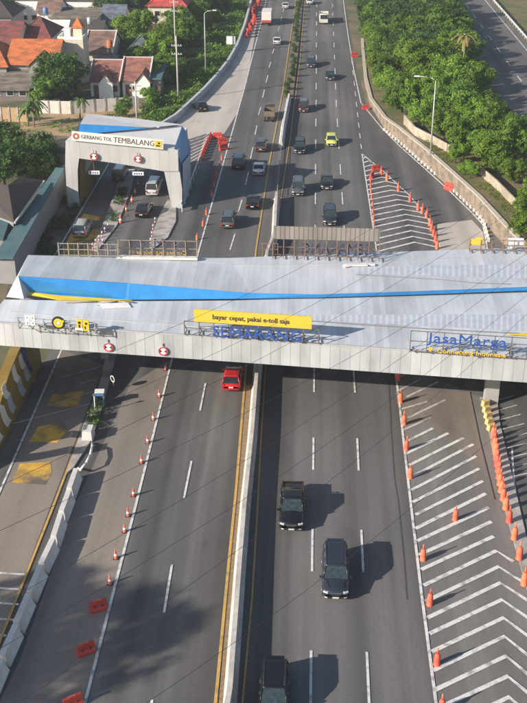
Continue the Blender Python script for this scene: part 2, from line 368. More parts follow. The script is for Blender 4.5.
# worn orange paint blocks
for q in [[(38, 427), (62, 422), (68, 430), (57, 443), (29, 442)], [(20, 464), (50, 462), (52, 473), (45, 485), (12, 483)], [(52, 395), (84, 391), (78, 406), (46, 408)]]:
    mk['o'].add([(p.x, p.y, .034) for p in GP(q)], [list(range(len(q)))])
mk['o'].add([(p.x, p.y, .034) for p in GP([(58, 262), (74, 226), (84, 214), (108, 217), (98, 236), (90, 262)])], [list(range(6))])
tm = MB()
mk['t'] = tm
for L, wd_ in [([(389, 385), (391, 430), (394.5, 480), (398, 500), (404, 560), (407, 600)], .04), ([(470, 392), (480, 440), (495, 500)], .06)]:
    strip(L, wd_, 't')
tag(tm.build('tar_seams', mat('tar', (.035, .033, .032), .7, .3, 5), fixn=False), kind='structure'); del mk['t']
for k, m in (('w', M_white), ('f', M_whitefade), ('y', M_yel), ('o', M_orange_p)):
    o = mk[k].build({'w': 'road_markings', 'f': 'worn_road_markings', 'y': 'yellow_road_lines', 'o': 'orange_road_paint'}[k], m, fixn=False); tag(o, kind='structure')
    for p in o.data.polygons:
        if p.normal.z < 0: p.flip()

# raised terrace on the right with the second road
TZ = 2.3
wall_base = [(363, 42.5), (366.6, 81.6), (372, 104), (386, 127), (400, 140.6), (429, 166), (455, 190), (479.5, 213), (506, 243), (560, 300), (640, 400)]
wall_z = [.8, .8, 1.0, 1.6, 2.1, 2.3, 2.3, 2.3, 2.3, 2.3, 2.3]
wb = [G(344, -60)] + GP(wall_base); wz = [.8] + wall_z
wb[0] = Vector((wb[0].x + 3.6, wb[0].y, 0))
mb = MB(); rows = []
for p, z in zip(wb, wz): rows.append([(p.x + .35, p.y + .1, z), (p.x + 6, p.y + 3, max(z, 1.4)), (max(p.x + 9, 29.5), p.y + 4, TZ), (400, p.y + 4, TZ)])
rows.insert(0, [(x if x > 20 else rows[0][0][0] - 3, 2500, z) for x, y, z in rows[0]])
rows.append([(x, -100, z) for x, y, z in rows[-1]])
for i in range(len(rows) - 1): mb.add(rows[i] + rows[i + 1], [(j, j + 1, j + 5, j + 4) for j in range(3)])
ter = mb.build('terrace_ground', mat('dry_grass', (.17, .13, .06), .95, .3, 1.2, col2=(.09, .11, .03), c2lo=.4, c2hi=.62), fixn=True); tag(ter, kind='structure')
for p in ter.data.polygons:
    if p.normal.z < 0: p.flip()
r2l, r2r = G(441, 0, TZ).x, G(490, 0, TZ).x
sheet('second_road', [(r2l, 60), (r2r, 60), (r2r, 2000), (r2l, 2000)], TZ + .02, asphalt_mat('asphalt_pale', (.15, .14, .135), (.13, .12, .115), .1))
mb = MB(); xm = (G(463.6, 1.6, TZ).x + G(524.5, 85, TZ).x) / 2
for i in range(30):
    y = 150 + i * 13; mb.add([(xm - .12, y, TZ + .04), (xm + .12, y, TZ + .04), (xm + .12, y + 5, TZ + .04), (xm - .12, y + 5, TZ + .04)], [(0, 1, 2, 3)])
xe = G(485, 0, TZ).x
mb.add([(xe - .1, 60, TZ + .04), (xe + .1, 60, TZ + .04), (xe + .1, 900, TZ + .04), (xe - .1, 900, TZ + .04)], [(0, 1, 2, 3)])
tag(mb.build('second_road_markings', M_white, fixn=False), kind='structure')

# ------------------------------------------------------------------ walls
M_brickwall = mat('stone_wall', (.27, .21, .155), .9, .4, 3.5, col2=(.17, .14, .11), bump=.6)
M_cope = mat('wall_coping', (.48, .42, .34), .85, .15, 2)
def wall_run(name, base, z0, z1, th, m, label, cat, cope=None, side=1):
    """upright wall following a polyline; z0,z1 lists; children: wall face + coping"""
    root = empty(name, base[0], 0, label, cat); b0 = Vector(base[0])
    mb = MB(); mc = MB(); n = len(base); L = []
    for i, p in enumerate(base):
        d = (base[min(i + 1, n - 1)] - base[max(i - 1, 0)]); d.z = 0; d.normalize(); q = Vector((-d.y, d.x, 0)) * th * side
        L.append((p - b0, p - b0 + q))
    for i in range(n): L[i] = (Vector((L[i][0].x, L[i][0].y, 0)), Vector((L[i][1].x, L[i][1].y, 0)))
    def run(M, za, zb, ex):
        rings = []
        for i, (a, b) in enumerate(L):
            e = (b - a).normalized() * ex
            rings.append([a - e + Vector((0, 0, za[i])), b + e + Vector((0, 0, za[i])), b + e + Vector((0, 0, zb[i])), a - e + Vector((0, 0, zb[i]))])
        M.loft(rings, smooth=False)
    run(mb, [z - b0.z for z in z0], [z - b0.z for z in z1], 0)
    mb.build('wall', m, root)
    if cope: run(mc, [z - b0.z + .004 for z in z1], [z - b0.z + .16 for z in z1], .08); mc.build('coping', cope, root)
    return root
wpts = wb[1:]
wall_run('retaining_wall', wpts, [-.1] * len(wpts), wall_z, .45, M_brickwall, 'long tan stone retaining wall beside the right slip lane', 'wall', M_cope, side=-1 if wpts[1].x < wpts[0].x else 1)
up = [(404, 114), (414.5, 126), (436, 137), (458, 149)]
wall_run('garden_wall', GP(up, 3.6), [TZ - .3] * 4, [3.5] * 4, .2, mat('plaster_wall', (.42, .36, .28), .9, .25, 1.5, col2=(.32, .27, .2)), 'weathered cream wall under the trees behind the lamp post', 'wall')
up = [(474.7, 161), (496, 179), (518, 201), (560, 243)]
wall_run('garden_wall', GP(up, 3.6), [TZ - .3] * 4, [3.5] * 4, .2, MATS['plaster_wall'], 'weathered cream wall at the foot of the trees near the right edge', 'wall')

# ------------------------------------------------------------------ median barrier, parapets, kerbs
def jersey_rings(pts, prof):
    rings = []; n = len(pts)
    for i, p in enumerate(pts):
        d = (pts[min(i + 1, n - 1)] - pts[max(i - 1, 0)]); d.z = 0; d.normalize(); q = Vector((d.y, -d.x, 0))
        rings.append([Vector((p.x, p.y, 0)) + q * a + Vector((0, 0, z)) for a, z in prof])
    return rings
JP = [(-.42, 0), (-.42, .12), (-.25, .36), (-.16, 1.2), (.16, 1.2), (.25, .36), (.42, .12), (.42, 0)]
med = GP([(220, 760), (230, 703), (240, 570), (245, 510), (252.3, 440), (256.5, 385), (267, 260), (274.5, 240), (276.5, 200)])
a = MB(); a.loft(jersey_rings(med, JP), smooth=False)
b = a.build('median_barrier', mat('median_concrete', (.54, .50, .45), .8, .2, 1.6, col2=(.36, .33, .29), c2lo=.5, c2hi=.75)); tag(b, 'long pale concrete barrier dividing the two carriageways in the foreground', 'barrier')
med2 = GP([(281, 148), (283.5, 128), (289, 100)])
a = MB(); a.loft(jersey_rings(med2, JP), smooth=False)
tag(a.build('median_barrier', M_barr), 'short white concrete barrier on the median below the shrubs', 'barrier')
# metal divider fence between the two stretches of barrier
def divider(p0, p1, label):
    root = empty('divider_fence', p0, 0, label, 'fence'); d = p1 - p0; n = int(d.length / 1.2)
    for i in range(n + 1):
        q = MB(); q.box(d * (i / n) + Vector((0, 0, .45)), (.1, .1, .9)); q.build('post', mat('galvanised', (.3, .29, .28), .5, .2, 3, metal=.4), root)
    q = MB()
    for z in (.35, .8): q.bar(Vector((0, 0, z)), d + Vector((0, 0, z)), .035)
    q.build('rail', MATS['galvanised'], root)
divider(G(277, 198), G(281, 150), 'low grey metal fence on the median between the barrier ends')
# sandy gutter beside the median
mb = MB(); gl = GP([(215, 760), (224.5, 703), (238.5, 510), (249.5, 385)])
for i in range(3):
    a0, a1 = gl[i], gl[i + 1]; mb.add([(a0.x - .35, a0.y, .025), (a0.x + .6, a0.y, .025), (a1.x + .6, a1.y, .025), (a1.x - .35, a1.y, .025)], [(0, 1, 2, 3)])
tag(mb.build('gutter', M_sand, fixn=False), kind='structure')
# planted median strip far up the road
mp_ = GP([(283, 100), (290, 55), (297, 0), (301, -40)]); mr_ = GP([(293, 100), (298, 55), (303, 0), (306, -40)])
mb = MB(); top = [Vector((p.x, p.y, .22)) for p in mp_ + mr_[::-1]]; mb.drop(top, 0)
tag(mb.build('planted_median', mat('median_soil', (.16, .13, .09), .95, .3, 2)), kind='structure')

# parapet curve at the upper left
par = GP([(158, 131), (176, 120), (190, 107), (205, 92.5), (218, 78), (228, 65), (237, 49), (244, 30), (249, 12), (253, -5), (257, -30)])
a = MB(); a.loft(jersey_rings(par, [(-.3, 0), (-.25, 1.1), (.25, 1.1), (.3, 0)]), smooth=False)
tag(a.build('parapet', mat('parapet_concrete', (.46, .47, .48), .85, .2, 1)), 'curved grey concrete parapet along the left merging ramp', 'wall')
# white guard rail right of the small gate
def guardrail(pts, label, m, h=.9, double=False):
    root = empty('guard_rail', pts[0], 0, label, 'guard rail'); b0 = pts[0]; T = sum((pts[i + 1] - pts[i]).length for i in range(len(pts) - 1)); n = max(2, int(T / 3))
    for i in range(n + 1):
        p = interp(pts, i / n)[0] - b0; q = MB(); q.box(p + Vector((0, 0, h / 2)), (.12, .12, h)); q.build('post', m, root)
    q = MB(); rings = []
    for i, p in enumerate(pts):
        d = (pts[min(i + 1, len(pts) - 1)] - pts[max(i - 1, 0)]).normalized(); s_ = Vector((-d.y, d.x, 0)); p = p - b0
        rings.append([p + s_ * .16 + Vector((0, 0, h - .38)), p + s_ * .1 + Vector((0, 0, h - .02)), p + s_ * .16 + Vector((0, 0, h + .0)), p + s_ * .24 + Vector((0, 0, h - .02)), p + s_ * .24 + Vector((0, 0, h - .38))])
    q.loft(rings, smooth=False); q.build('rail', m, root)
M_rail = mat('rail_white', (.62, .63, .64), .5, .1, 2, metal=.1)
guardrail(GP([(182, 212), (191, 190), (201, 163)]), 'white guard rail between the small toll gate and the main road', M_rail, 1.1)
guardrail([Vector((r2r + .4, y, TZ)) for y in range(150, 420, 30)], 'pale guard rail along the far side of the second road', M_rail, 1.0)
guardrail([Vector((r2l - .4, y, TZ)) for y in range(230, 420, 30)], 'pale guard rail on the tree side of the second road', M_rail, 1.0)

# ------------------------------------------------------------------ MAIN TOLL CANOPY
M_roof = seam_mat('roof_sheet', (.53, .56, .595), .55, .40, .2, line=.90, wid=.12)
M_fascia = seam_mat('fascia_panels', (.46, .47, .485), .85, .5, .26, line=.72, wid=.08)
M_blue = mat('blue_cladding', (.03, .24, .58), .5, .15, .6)
M_dblue = mat('pale_blue_louvre', (.33, .42, .55), .5, .1, 1)
M_yellow = mat('yellow_cladding', (.72, .50, .03), .5, .08, 1)
M_soffit = mat('soffit', (.30, .29, .28), .8, .1, 1)
M_steel = mat('steel_frame', (.20, .17, .155), .55, .25, 4, metal=.3)
M_rust = mat('rusty_steel', (.22, .13, .09), .8, .3, 3)
canopy = empty('toll_canopy', G(260, 420), 0, 'long grey sheet-metal toll canopy spanning all lanes of the motorway', 'toll canopy')
C0 = canopy.location.copy()
def loc(v): return Vector(v) - C0
SZ = 5.1
fl_b, fr_b = G(-12, 344.1, SZ), G(760, 398.4, SZ)
fl_t = Vector((fl_b.x, fl_b.y, 7.35)); fr_t = Vector((fr_b.x, fr_b.y, 7.35))
back_front = [G(x, y, 8.1) for x, y in [(4, 299.5), (60, 300.5), (128, 301.2), (230, 300.5), (320, 298), (430, 294.5), (527, 291), (760, 284)]]
mid_front = []
mb = MB(); poly = [loc(fl_t), loc(fr_t)] + [loc(p) for p in back_front[::-1]]
# front roof as facets between fascia top and back line
n = len(back_front); fr_pts = [fl_t.lerp(fr_t, (p.x - fl_t.x + (2 if i == 0 else 0)) / (fr_t.x - fl_t.x)) for i, p in enumerate(back_front)]
fr_pts[0] = fl_t; fr_pts[-1] = fr_t
top = []; 
for i in range(n - 1):
    mb.add([loc(fr_pts[i]), loc(fr_pts[i + 1]), loc(back_front[i + 1]), loc(back_front[i])], [(0, 1, 2), (0, 2, 3)])
mb.add([loc(fl_t), loc(back_front[0]), loc(Vector((back_front[0].x, back_front[0].y, SZ))), loc(fl_b)], [(0, 1, 2, 3)])
mb.build('front_roof', M_roof, canopy)
mb = MB(); d_in = Vector((0, .12, 0))
mb.prism([loc(fl_b), loc(fr_b), loc(fr_t) - Vector((0, 0, .0)), loc(fl_t)], (0, -.1, 0)); mb.build('front_fascia', M_fascia, canopy)
mb = MB(); mb.prism([loc(fl_t) + Vector((0, -.16, -.02)), loc(fr_t) + Vector((0, -.16, -.02)), loc(fr_t) + Vector((0, -.16, .1)), loc(fl_t) + Vector((0, -.16, .1))], (0, .2, 0)); mb.build('edge_trim', mat('trim_grey', (.42, .42, .42), .5, .1, 2), canopy)
# rear roof
bt = [G(18, 276, 10.3), G(130, 283.2, 9.4), G(250, 293, 8.65), G(320, 294.3, 8.6), G(430, 290.6, 8.7), G(527, 286.8, 8.75), G(760, 276.6, 9.1)]   # top of blue edge
bb = [G(31, 293.5, 8.25), G(128, 299.6, 8.2), G(250, 298.6, 8.2), G(320, 297.5, 8.25), G(430, 294.1, 8.3), G(527, 290.5, 8.35), G(760, 283, 8.4)]   # bottom of blue edge
bk = [G(28, 255, 9.6), G(130, 257.5, 9.2), G(230, 258, 9.0), G(320, 254.2, 9.0), G(430, 250.6, 9.0), G(527, 247.2, 9.0), G(760, 240, 9.0)]
mb = MB()
for i in range(6): mb.add([loc(bt[i]), loc(bt[i + 1]), loc(bk[i + 1]), loc(bk[i])], [(0, 1, 2), (0, 2, 3)])
for i in range(6): mb.add([loc(bk[i]), loc(bk[i + 1]), loc(Vector((bk[i + 1].x, bk[i + 1].y, 6.8))), loc(Vector((bk[i].x, bk[i].y, 6.8)))], [(0, 1, 2, 3)])
mb.add([loc(bk[0]), loc(bt[0]), loc(G(6, 297, 8.0)), loc(Vector((bk[0].x - 1, bk[0].y, 5.2)))], [(0, 1, 2, 3)])
mb.add([loc(bt[0]), loc(bb[0]), loc(G(24, 299, 8.12)), loc(G(6, 297, 8.0))], [(0, 1, 2, 3)])
mb.build('rear_roof', M_roof, canopy, fixn=False)
mb = MB()
for i in range(6):
    q = Vector((0, -.02, 0)); mb.prism([loc(bb[i]), loc(bb[i + 1]), loc(bt[i + 1]), loc(bt[i])], (0, -.05, .01))
mb.build('blue_fascia', M_blue, canopy)
mb = MB(); mb.prism([loc(G(25, 294.5, 8.25)), loc(G(60, 300.4, 8.14)), loc(G(132, 300.8, 8.14)), loc(G(60, 296.2, 8.25)), loc(G(31, 292.5, 8.4))], (0, -.04, .08)); mb.build('yellow_strip', M_yellow, canopy)
for q in ([(512, 286.2), (760, 276), (760, 283), (527, 288.2)], [(507, 334.5), (760, 322), (760, 329), (527, 335.6)]):
    mb = MB(); mb.prism([loc(G(x, y, 8.62 if y < 300 else 7.75)) for x, y in q], (0, 0, .05)); mb.build('yellow_strip', M_yellow, canopy)
# soffit and rear wall so that the slab is closed
mb = MB(); sof = [fl_b, fr_b, Vector((fr_b.x, 101, SZ)), Vector((bk[0].x - 1, 98, SZ))]
mb.prism([loc(p) + Vector((0, .02, 0)) for p in sof], (0, 0, .08)); mb.build('soffit', M_soffit, canopy)
# louvre bands
def louvre(q0, q1, q2, q3, z):
    a, b_, c, d = [loc(G(*p, zz)) for p, zz in zip((q0, q1, q2, q3), z)]
    mb = MB(); n = int((b_ - a).length / .55)
    for i in range(n):
        t0, t1 = i / n, (i + .62) / n
        mb.add([a.lerp(b_, t0), a.lerp(b_, t1), d.lerp(c, t1), d.lerp(c, t0)], [(0, 1, 2, 3)])
    mb.build('louvre_band', M_dblue, canopy, fixn=False)
BV = []
def roof_z(p):   # height of the built roof under a photo pixel, by ray casting against the canopy parts
    from mathutils.bvhtree import BVHTree
    best = None
    if not BV:
        for o in canopy.children:
            if o.name.split('.')[0] in ('front_roof', 'rear_roof'): BV.append(BVHTree.FromPolygons([v.co + C0 for v in o.data.vertices], [list(f.vertices) for f in o.data.polygons]))
    for t in BV:
        h = t.ray_cast(Vector((0, 0, H)), ray(*p))
        if h[0] is not None and (best is None or h[3] < best[1]): best = (h[0], h[3])
    return best[0] if best else G(*p, 8.2)
def on_roof(p, up=.02): return roof_z(p) + Vector((0, 0, up))
def band(tops, bots, name, m, n, fill=.6, up=.012):
    T = [Vector((*p, 0)) for p in tops]; B = [Vector((*p, 0)) for p in bots]; mb = MB()
    for i in range(2 * n):
        t0, t1 = (i // 2 + (fill if i % 2 else 0)) / n, (i // 2 + (1 if i % 2 else fill)) / n
        a, b_, c, d = interp(T, t0)[0], interp(T, t1)[0], interp(B, t1)[0], interp(B, t0)[0]
        for k in range(3):
            q = [a.lerp(d, k / 3), b_.lerp(c, k / 3), b_.lerp(c, (k + 1) / 3), a.lerp(d, (k + 1) / 3)]
            mb.add([loc(on_roof((v.x, v.y), up)) for v in q], [(0, 1, 2), (0, 2, 3)], i % 2)
    mb.build(name, [m, M_pane2], canopy, fixn=True)
M_pane2 = mat('rooflight_frame', (.54, .56, .59), .55, .1, 1)
M_pane = mat('rooflight', (.43, .47, .54), .4, .12, 1)
band([(358, 267), (527, 264)], [(358, 274), (527, 279)], 'louvre_band', M_pane, 28)
band([(225, 312), (320, 315), (527, 314)], [(225, 317), (320, 321), (527, 331)], 'louvre_band', M_pane, 50)
def ridge(pts, name, m, r=.06):
    P = [loc(on_roof(p, r * .6)) for p in pts]; mb = MB(); mb.tube(P, r, 4); mb.build(name, m, canopy)
M_gut = mat('gutter_dark', (.20, .21, .23), .6, .1, 2)
ridge([(200, 327.5), (310, 321.5), (430, 329.5), (520, 334)], 'gutter', M_gut)
ridge([(356, 275), (440, 280), (476, 283.5), (511, 284.5)], 'gutter', M_gut, .05)
ridge([(200, 262), (262, 266), (330, 264), (400, 262), (460, 258)], 'roof_joint', MATS['trim_grey'], .04)
ridge([(10, 312), (120, 321), (240, 330)], 'roof_joint', MATS['trim_grey'], .04)
# left leg: upright curved slab with bands
legX = G(0, 450).x
M_ochre = mat('ochre_cladding', (.22, .145, .025), .55, .12, 1)
M_navy = mat('navy_cladding', (.02, .05, .18), .5, .1, 1)
M_cream = mat('cream_panel', (.62, .60, .55), .6, .1, 1)
leg = empty('toll_canopy_leg', (0, 0, 0)); bpy.data.objects.remove(leg)
mb = MB(); prof = []
Y0, Y1 = 73.5, 91.2
prof = [(Y0, 0), (Y1 - .3, 0)] + [(Y1 - .3 - 3.2 * math.sin(t) , 5.0 * (1 - math.cos(t)) * 1.02) for t in [R(a) for a in range(10, 91, 10)]]
prof = [(72.0, 0), (91.3, 0), (91.2, 1.4), (90.6, 2.8), (89.6, 4.0), (88.6, 5.08), (84.2, 5.08), (80.6, 4.6), (77.4, 3.6), (74.6, 2.0)]
mb.prism([loc(Vector((legX - .9, y, z))) for y, z in prof], (.9, 0, 0)); mb.build('leg', M_ochre, canopy)
def crv(y0, z0, y1, z1, w0, w1, bulge, m, px=.01):
    n = 9; A = []; B = []
    for i in range(n):
        t = i / (n - 1); y = y0 + (y1 - y0) * t; z = z0 + (z1 - z0) * t; dy, dz = y1 - y0, z1 - z0; l = math.hypot(dy, dz); b = math.sin(math.pi * t) * bulge; w_ = w0 + (w1 - w0) * t
        A.append((y + dz / l * b, z - dy / l * b)); B.append((y + dz / l * b - w_, z - dy / l * b))
    mb = MB()
    for i in range(n - 1): mb.prism([loc(Vector((legX + px, q[0], max(.25, min(4.95, q[1]))))) for q in (A[i], A[i + 1], B[i + 1], B[i])], (.03, 0, 0))
    mb.build('leg_stripe', m, canopy)
M_cream_shade = mat('cream_panel_shaded', (.32, .38, .42), .6, .1, 1)  # shade on the lower half of the cream stripes, painted in as grey-blue
for q in [(21, 352, 31, 375), (14, 363, 26, 390), (4, 378, 16, 407), (-4, 390, 11, 420), (-12, 405, 3, 436), (-22, 420, -6, 452)]:
    a_, b_ = GX(q[0], q[1], legX), GX(q[2], q[3], legX); m_ = a_.lerp(b_, .5)
    crv(a_.y, min(a_.z, 4.7), m_.y, m_.z, 1.05, 1.15, .3, M_cream); crv(m_.y - .0, m_.z - .03, b_.y, max(b_.z, .35), 1.15, 1.25, .25, M_cream if q[0] < 0 else M_cream_shade)
crv(86.2, 4.9, 88.0, 1.2, 1.5, .5, .3, M_navy)
# right column under the canopy
mb = MB(); pc = G(491, 404); mb.box(loc(pc + Vector((0, .4, 2.6))), (1.2, 1.0, 5.2)); mb.box(loc(pc + Vector((0, -.12, 4.3))), (.5, .06, .9)); mb.build('column', mat('column_grey', (.36, .35, .33), .7, .1, 1), canopy)
for X, Y in ((G(100, 372).x, 93), (G(256.5, 385).x, 94), (G(492, 404).x + .5, 97)):
    mb = MB(); mb.box(loc(Vector((X, Y, 2.55))), (.7, .7, 5.1)); mb.build('column', MATS['column_grey'], canopy)
# roof top conduits / planks lying on the roof
def clutter(pts, name, m, r, label, cat):
    P = [on_roof(p, r + .02) for p in pts]; b0 = P[0]; mb = MB(); mb.tube([p - b0 for p in P], r, 5); tag(mb.build(name, m, None, b0), label, cat)
clutter([(66, 303.5), (98, 302.6)], 'pipe', M_steel, .06, 'dark pipe lying on the canopy roof, left of the white sheet', 'pipe')
clutter([(96, 305.5), (118, 302.5), (135, 303.5)], 'ladder', mat('aluminium', (.35, .33, .33), .4, .1, 2, metal=.5), .07, 'dark ladder lying on the roof above the yellow emblem', 'ladder')
P = [on_roof(p, .05) for p in [(99, 304.5), (128, 304), (131, 308), (104, 309)]]; mb = MB(); mb.prism([p - P[0] for p in P], (0, 0, .08)); tag(mb.build('plastic_sheet', mat('sheet_white', (.7, .68, .68), .5, .1, 2), None, P[0]), 'crumpled white sheet lying on the canopy roof near the blue wedge', 'sheet')
P = on_roof((356, 266)); mb = MB(); mb.box((0, 0, .1), (2.2, .5, .12), .1); mb.box((1.4, .2, .1), (.9, .3, .1), -.2); mb.box((-.9, -.3, .08), (.6, .4, .08), .4); tag(mb.build('scrap_panel', MATS['sheet_white'], None, P), 'small white scrap panels lying on the roof behind the rear billboard', 'panel')

# ------------------------------------------------------------------ signs on the canopy
FA = math.atan2(fr_b.y - fl_b.y, fr_b.x - fl_b.x)      # direction of the front edge
M_blueL = mat('letters_blue', (.03, .085, .33), .5, .1, 2); M_yelL = mat('letters_yellow', (.80, .50, .02), .5, .08, 2)
M_black = mat('black_plastic', (.02, .02, .022), .5, .1, 2); M_whitep = mat('white_plastic', (.78, .78, .76), .5, .05, 2)
M_signY = mat('panel_yellow', (.66, .47, .05), .5, .06, 1); M_red = mat('sign_red', (.55, .02, .03), .5, .05, 2)
def frame_bars(w_, h_, nx, m, parent, depth=.9, name='frame', zs=None):
    mb = MB()
    for i in range(nx + 1):
        x = -w_ / 2 + w_ * i / nx
        mb.box((x, 0, h_ / 2), (.08, .08, h_)); mb.bar((x, .05, h_ * .75), (x, depth, .0), .035, 4); mb.box((x, depth / 2, .03), (.07, depth, .07))
    for z in (zs or (.05, h_ * .5, h_ - .04)): mb.box((0, .07, z), (w_, .05, .06))
    mb.build(name, m, parent)
# yellow slogan board over SEMARANG
c = G(251, 339.5, 7.5)
s1 = empty('billboard', c, FA, 'wide yellow slogan board on the front edge above the blue city name', 'billboard')
frame_bars(11.6, 1.35, 9, M_steel, s1, 1.0)
mb = MB(); mb.box((.15, -.06, 1.98), (10.1, .12, 1.15)); mb.build('panel', M_signY, s1)
text_obj('bayar cepat, pakai e-toll saja', 6.6, 'lettering', mat('letters_dark', (.06, .05, .04), .6, .05, 2), s1, (0, -.14, 1.78), height=.58, ext=.015, off=.01)
s2 = empty('city_sign', c + Vector((0, 0, .0)), FA, 'blue capital letters SEMARANG standing under the yellow board', 'sign letters')
text_obj('SEMARANG', 7.6, 'lettering', M_blueL, s2, (.55, -.22, .18), height=1.0, ext=.07, off=0)
# operator name on the right
c = G(468, 355.5, 7.5)
s3 = empty('operator_sign', c, FA, 'blue and yellow company lettering on a steel frame at the right of the front edge', 'sign letters')
frame_bars(9.6, 1.95, 7, M_steel, s3, 1.0)
text_obj('JasaMarga', 6.5, 'lettering', M_blueL, s3, (-.15, -.12, 1.05), height=1.15, ext=.05, off=0)
text_obj('Connecting Indonesia', 5.6, 'slogan', M_yelL, s3, (.25, -.12, .12), height=.52, ext=.03, off=0)
mb = MB()
for i in range(6): t = math.pi / 3 * i; mb.bar((-3.1, -.12, .42), (-3.1 + .24 * math.cos(t), -.12, .42 + .24 * math.sin(t)), .05, 5)
mb.build('emblem', M_yelL, s3)
# pictogram panels at the left
c = G(57, 331.5, 7.5)
def disc(mb, c, r, y0, y1, n=24, mi=0, r_in=0):
    if r_in:
        vs = []; 
        for yy in (y0, y1):
            for rr in (r, r_in):
                for i in range(n): t = 2 * math.pi * i / n; vs.append((c[0] + rr * math.cos(t), yy, c[1] + rr * math.sin(t)))
        fs = []
        for i in range(n):
            j = (i + 1) % n; fs += [(i, j, n + j, n + i), (2 * n + i, 3 * n + i, 3 * n + j, 2 * n + j), (i, 2 * n + i, 2 * n + j, j)]
        mb.add(vs, fs, mi)
    else:
        mb.bar((c[0], y0, c[1]), (c[0], y1, c[1]), r, n, mi, smooth=False)
sc = (G(89, 331, 7.5) - G(27, 331, 7.5)).length / 62
pf = empty('pictogram_frame', c, FA, 'low steel frame carrying three emblems on the front edge at the left', 'sign frame')
frame_bars(6.9, 1.1, 6, mat('frame_pale', (.4, .39, .38), .5, .1, 2, metal=.3), pf, .9)
e1 = empty('block_emblem', G(31.5, 328.5, 7.55), FA, 'square white emblem of four small blocks at the left end of the frame', 'emblem')
mb = MB()
for x in (-.24, .24):
    for z in (.62, 1.12): mb.box((x, -.14, z), (.42, .1, .42))
mb.build('block', M_whitep, e1)
mb = MB()
for x in (-.24, .24):
    for z in (.62, 1.12): mb.box((x, -.2, z), (.1, .02, .2))
mb.build('symbol', mat('symbol_green', (.25, .3, .22), .6, .05, 2), e1)
e2 = empty('emblem_disc', G(59.7, 331, 7.55), FA, 'round black emblem with an orange and yellow core, middle of the frame', 'emblem')
mb = MB(); disc(mb, (0, .85), .6, -.08, -.16); mb.build('disc', M_black, e2)
mb = MB(); disc(mb, (0, .85), .42, -.165, -.2, r_in=.2); mb.box((.32, -.19, 1.05), (.4, .05, .16), 0); mb.build('symbol', M_yelL, e2)
mb = MB(); disc(mb, (0, .85), .16, -.165, -.2, 12); mb.build('core', M_whitep, e2)
e3 = empty('emblem_figures', G(83.8, 333, 7.55), FA, 'yellow emblem with black and white figures at the right end of the frame', 'emblem')
mb = MB(); mb.box((-.28, -.12, .95), (.5, .1, .85)); mb.box((.3, -.12, .8), (.5, .1, 1.0)); mb.build('panel', M_yelL, e3)
mb = MB(); disc(mb, (-.28, 1.05), .13, -.175, -.2, 10); mb.box((-.3, -.185, .72), (.14, .02, .3)); mb.box((.32, -.185, 1.0), (.2, .02, .2)); mb.box((.22, -.185, .6), (.1, .02, .3)); mb.build('symbol', M_black, e3)
mb = MB(); mb.box((-.35, -.14, .42), (.7, .06, .22)); mb.build('white_bar', M_whitep, e3)
# width limit discs on the fascia bottom
def limit_sign(c, r, label, hang=False, rz=0.0):
    s = empty('width_limit_sign', c, rz, label, 'road sign')
    mb = MB(); disc(mb, (0, 0), r, 0, -.05); mb.build('disc', M_whitep, s)
    mb = MB(); disc(mb, (0, 0), r, -.055, -.08, r_in=r * .76); mb.build('ring', M_red, s)
    mb = MB()
    for sx in (-1, 1):
        mb.prism([Vector((sx * r * .66, -.055, r * .34)), Vector((sx * r * .2, -.055, 0)), Vector((sx * r * .66, -.055, -r * .34))], (0, -.015, 0))
    mb.build('symbol', M_black, s)
    mb = MB(); mb.box((0, .04, r * .6), (.08, .06, r * 2.2)); mb.build('bracket', M_steel, s)
    return s
def fas_pt(px, py, out=.14):
    # point on the front fascia plane
    d = ray(px, py); n_ = Vector((math.sin(FA), -math.cos(FA), 0)); t = (fl_b - Vector((0, 0, H))).dot(n_) / d.dot(n_)
    return Vector((0, 0, H)) + d * t + n_ * out
limit_sign(fas_pt(109, 346, .2), 0.42, 'round white width-limit sign with red ring over the left lane', rz=FA)
limit_sign(fas_pt(163.7, 350, .2), 0.42, 'round white width-limit sign with red ring over the line of cones', rz=FA)
# signs on the rear edge, seen from behind
def rear_sign(c, label, rz=0): return empty('rear_sign', c, rz, label, 'sign letters')
c = G(158, 257, 9.2)
r1 = rear_sign(c, 'reversed lettering on the rear edge of the canopy in front of the small gate')
frame_bars(7.6, 1.7, 7, mat('frame_tan', (.30, .24, .18), .6, .15, 2), r1, -.7)
text_obj('JasaMarga', 5.9, 'lettering', mat('letters_backs', (.05, .045, .09), .6, .1, 2), r1, (0, .12, 1.0), (math.pi / 2, 0, math.pi), height=1.1, ext=.05, off=0)
text_obj('Connecting Indonesia', 5.6, 'slogan', mat('letters_backs_yellow', (.55, .36, .08), .6, .1, 2), r1, (0, .12, .2), (math.pi / 2, 0, math.pi), height=.6, ext=.04, off=0)
mb = MB(); mb.box((0, -.5, .14), (7.8, .5, .24)); mb.build('base_rail', M_cream, r1)
c = G(326, 256.5, 9.1)
r2 = empty('rear_billboard', c, -.03, 'cream corrugated back of a board on a rusty frame above the right carriageway', 'billboard')
frame_bars(10.3, 1.7, 10, M_rust, r2, -.9)
mb = MB(); mb.box((0, 0, 2.35), (10.2, .1, 1.3)); mb.build('panel', seam_mat('panel_back', (.26, .235, .205), .45, .6, .25, line=.5, wid=.2), r2)
text_obj('SEMARANG', 6.6, 'lettering', MATS['letters_backs'], r2, (.9, .2, .2), (math.pi / 2, 0, math.pi), height=1.1, ext=.05, off=0)
c = G(497, 250.5, 9.1)
r3 = empty('rear_pictogram_frame', c, 0, 'rusty frame on the rear edge at the right, holding emblem backs', 'sign frame')
frame_bars(5.4, 1.1, 5, M_rust, r3, -.7)
def simple(name, c, label, cat, m, boxes, rz=0):
    mb = MB()
    for b_ in boxes: mb.box(*b_)
    return tag(mb.build(name, m, None, c), label, cat)
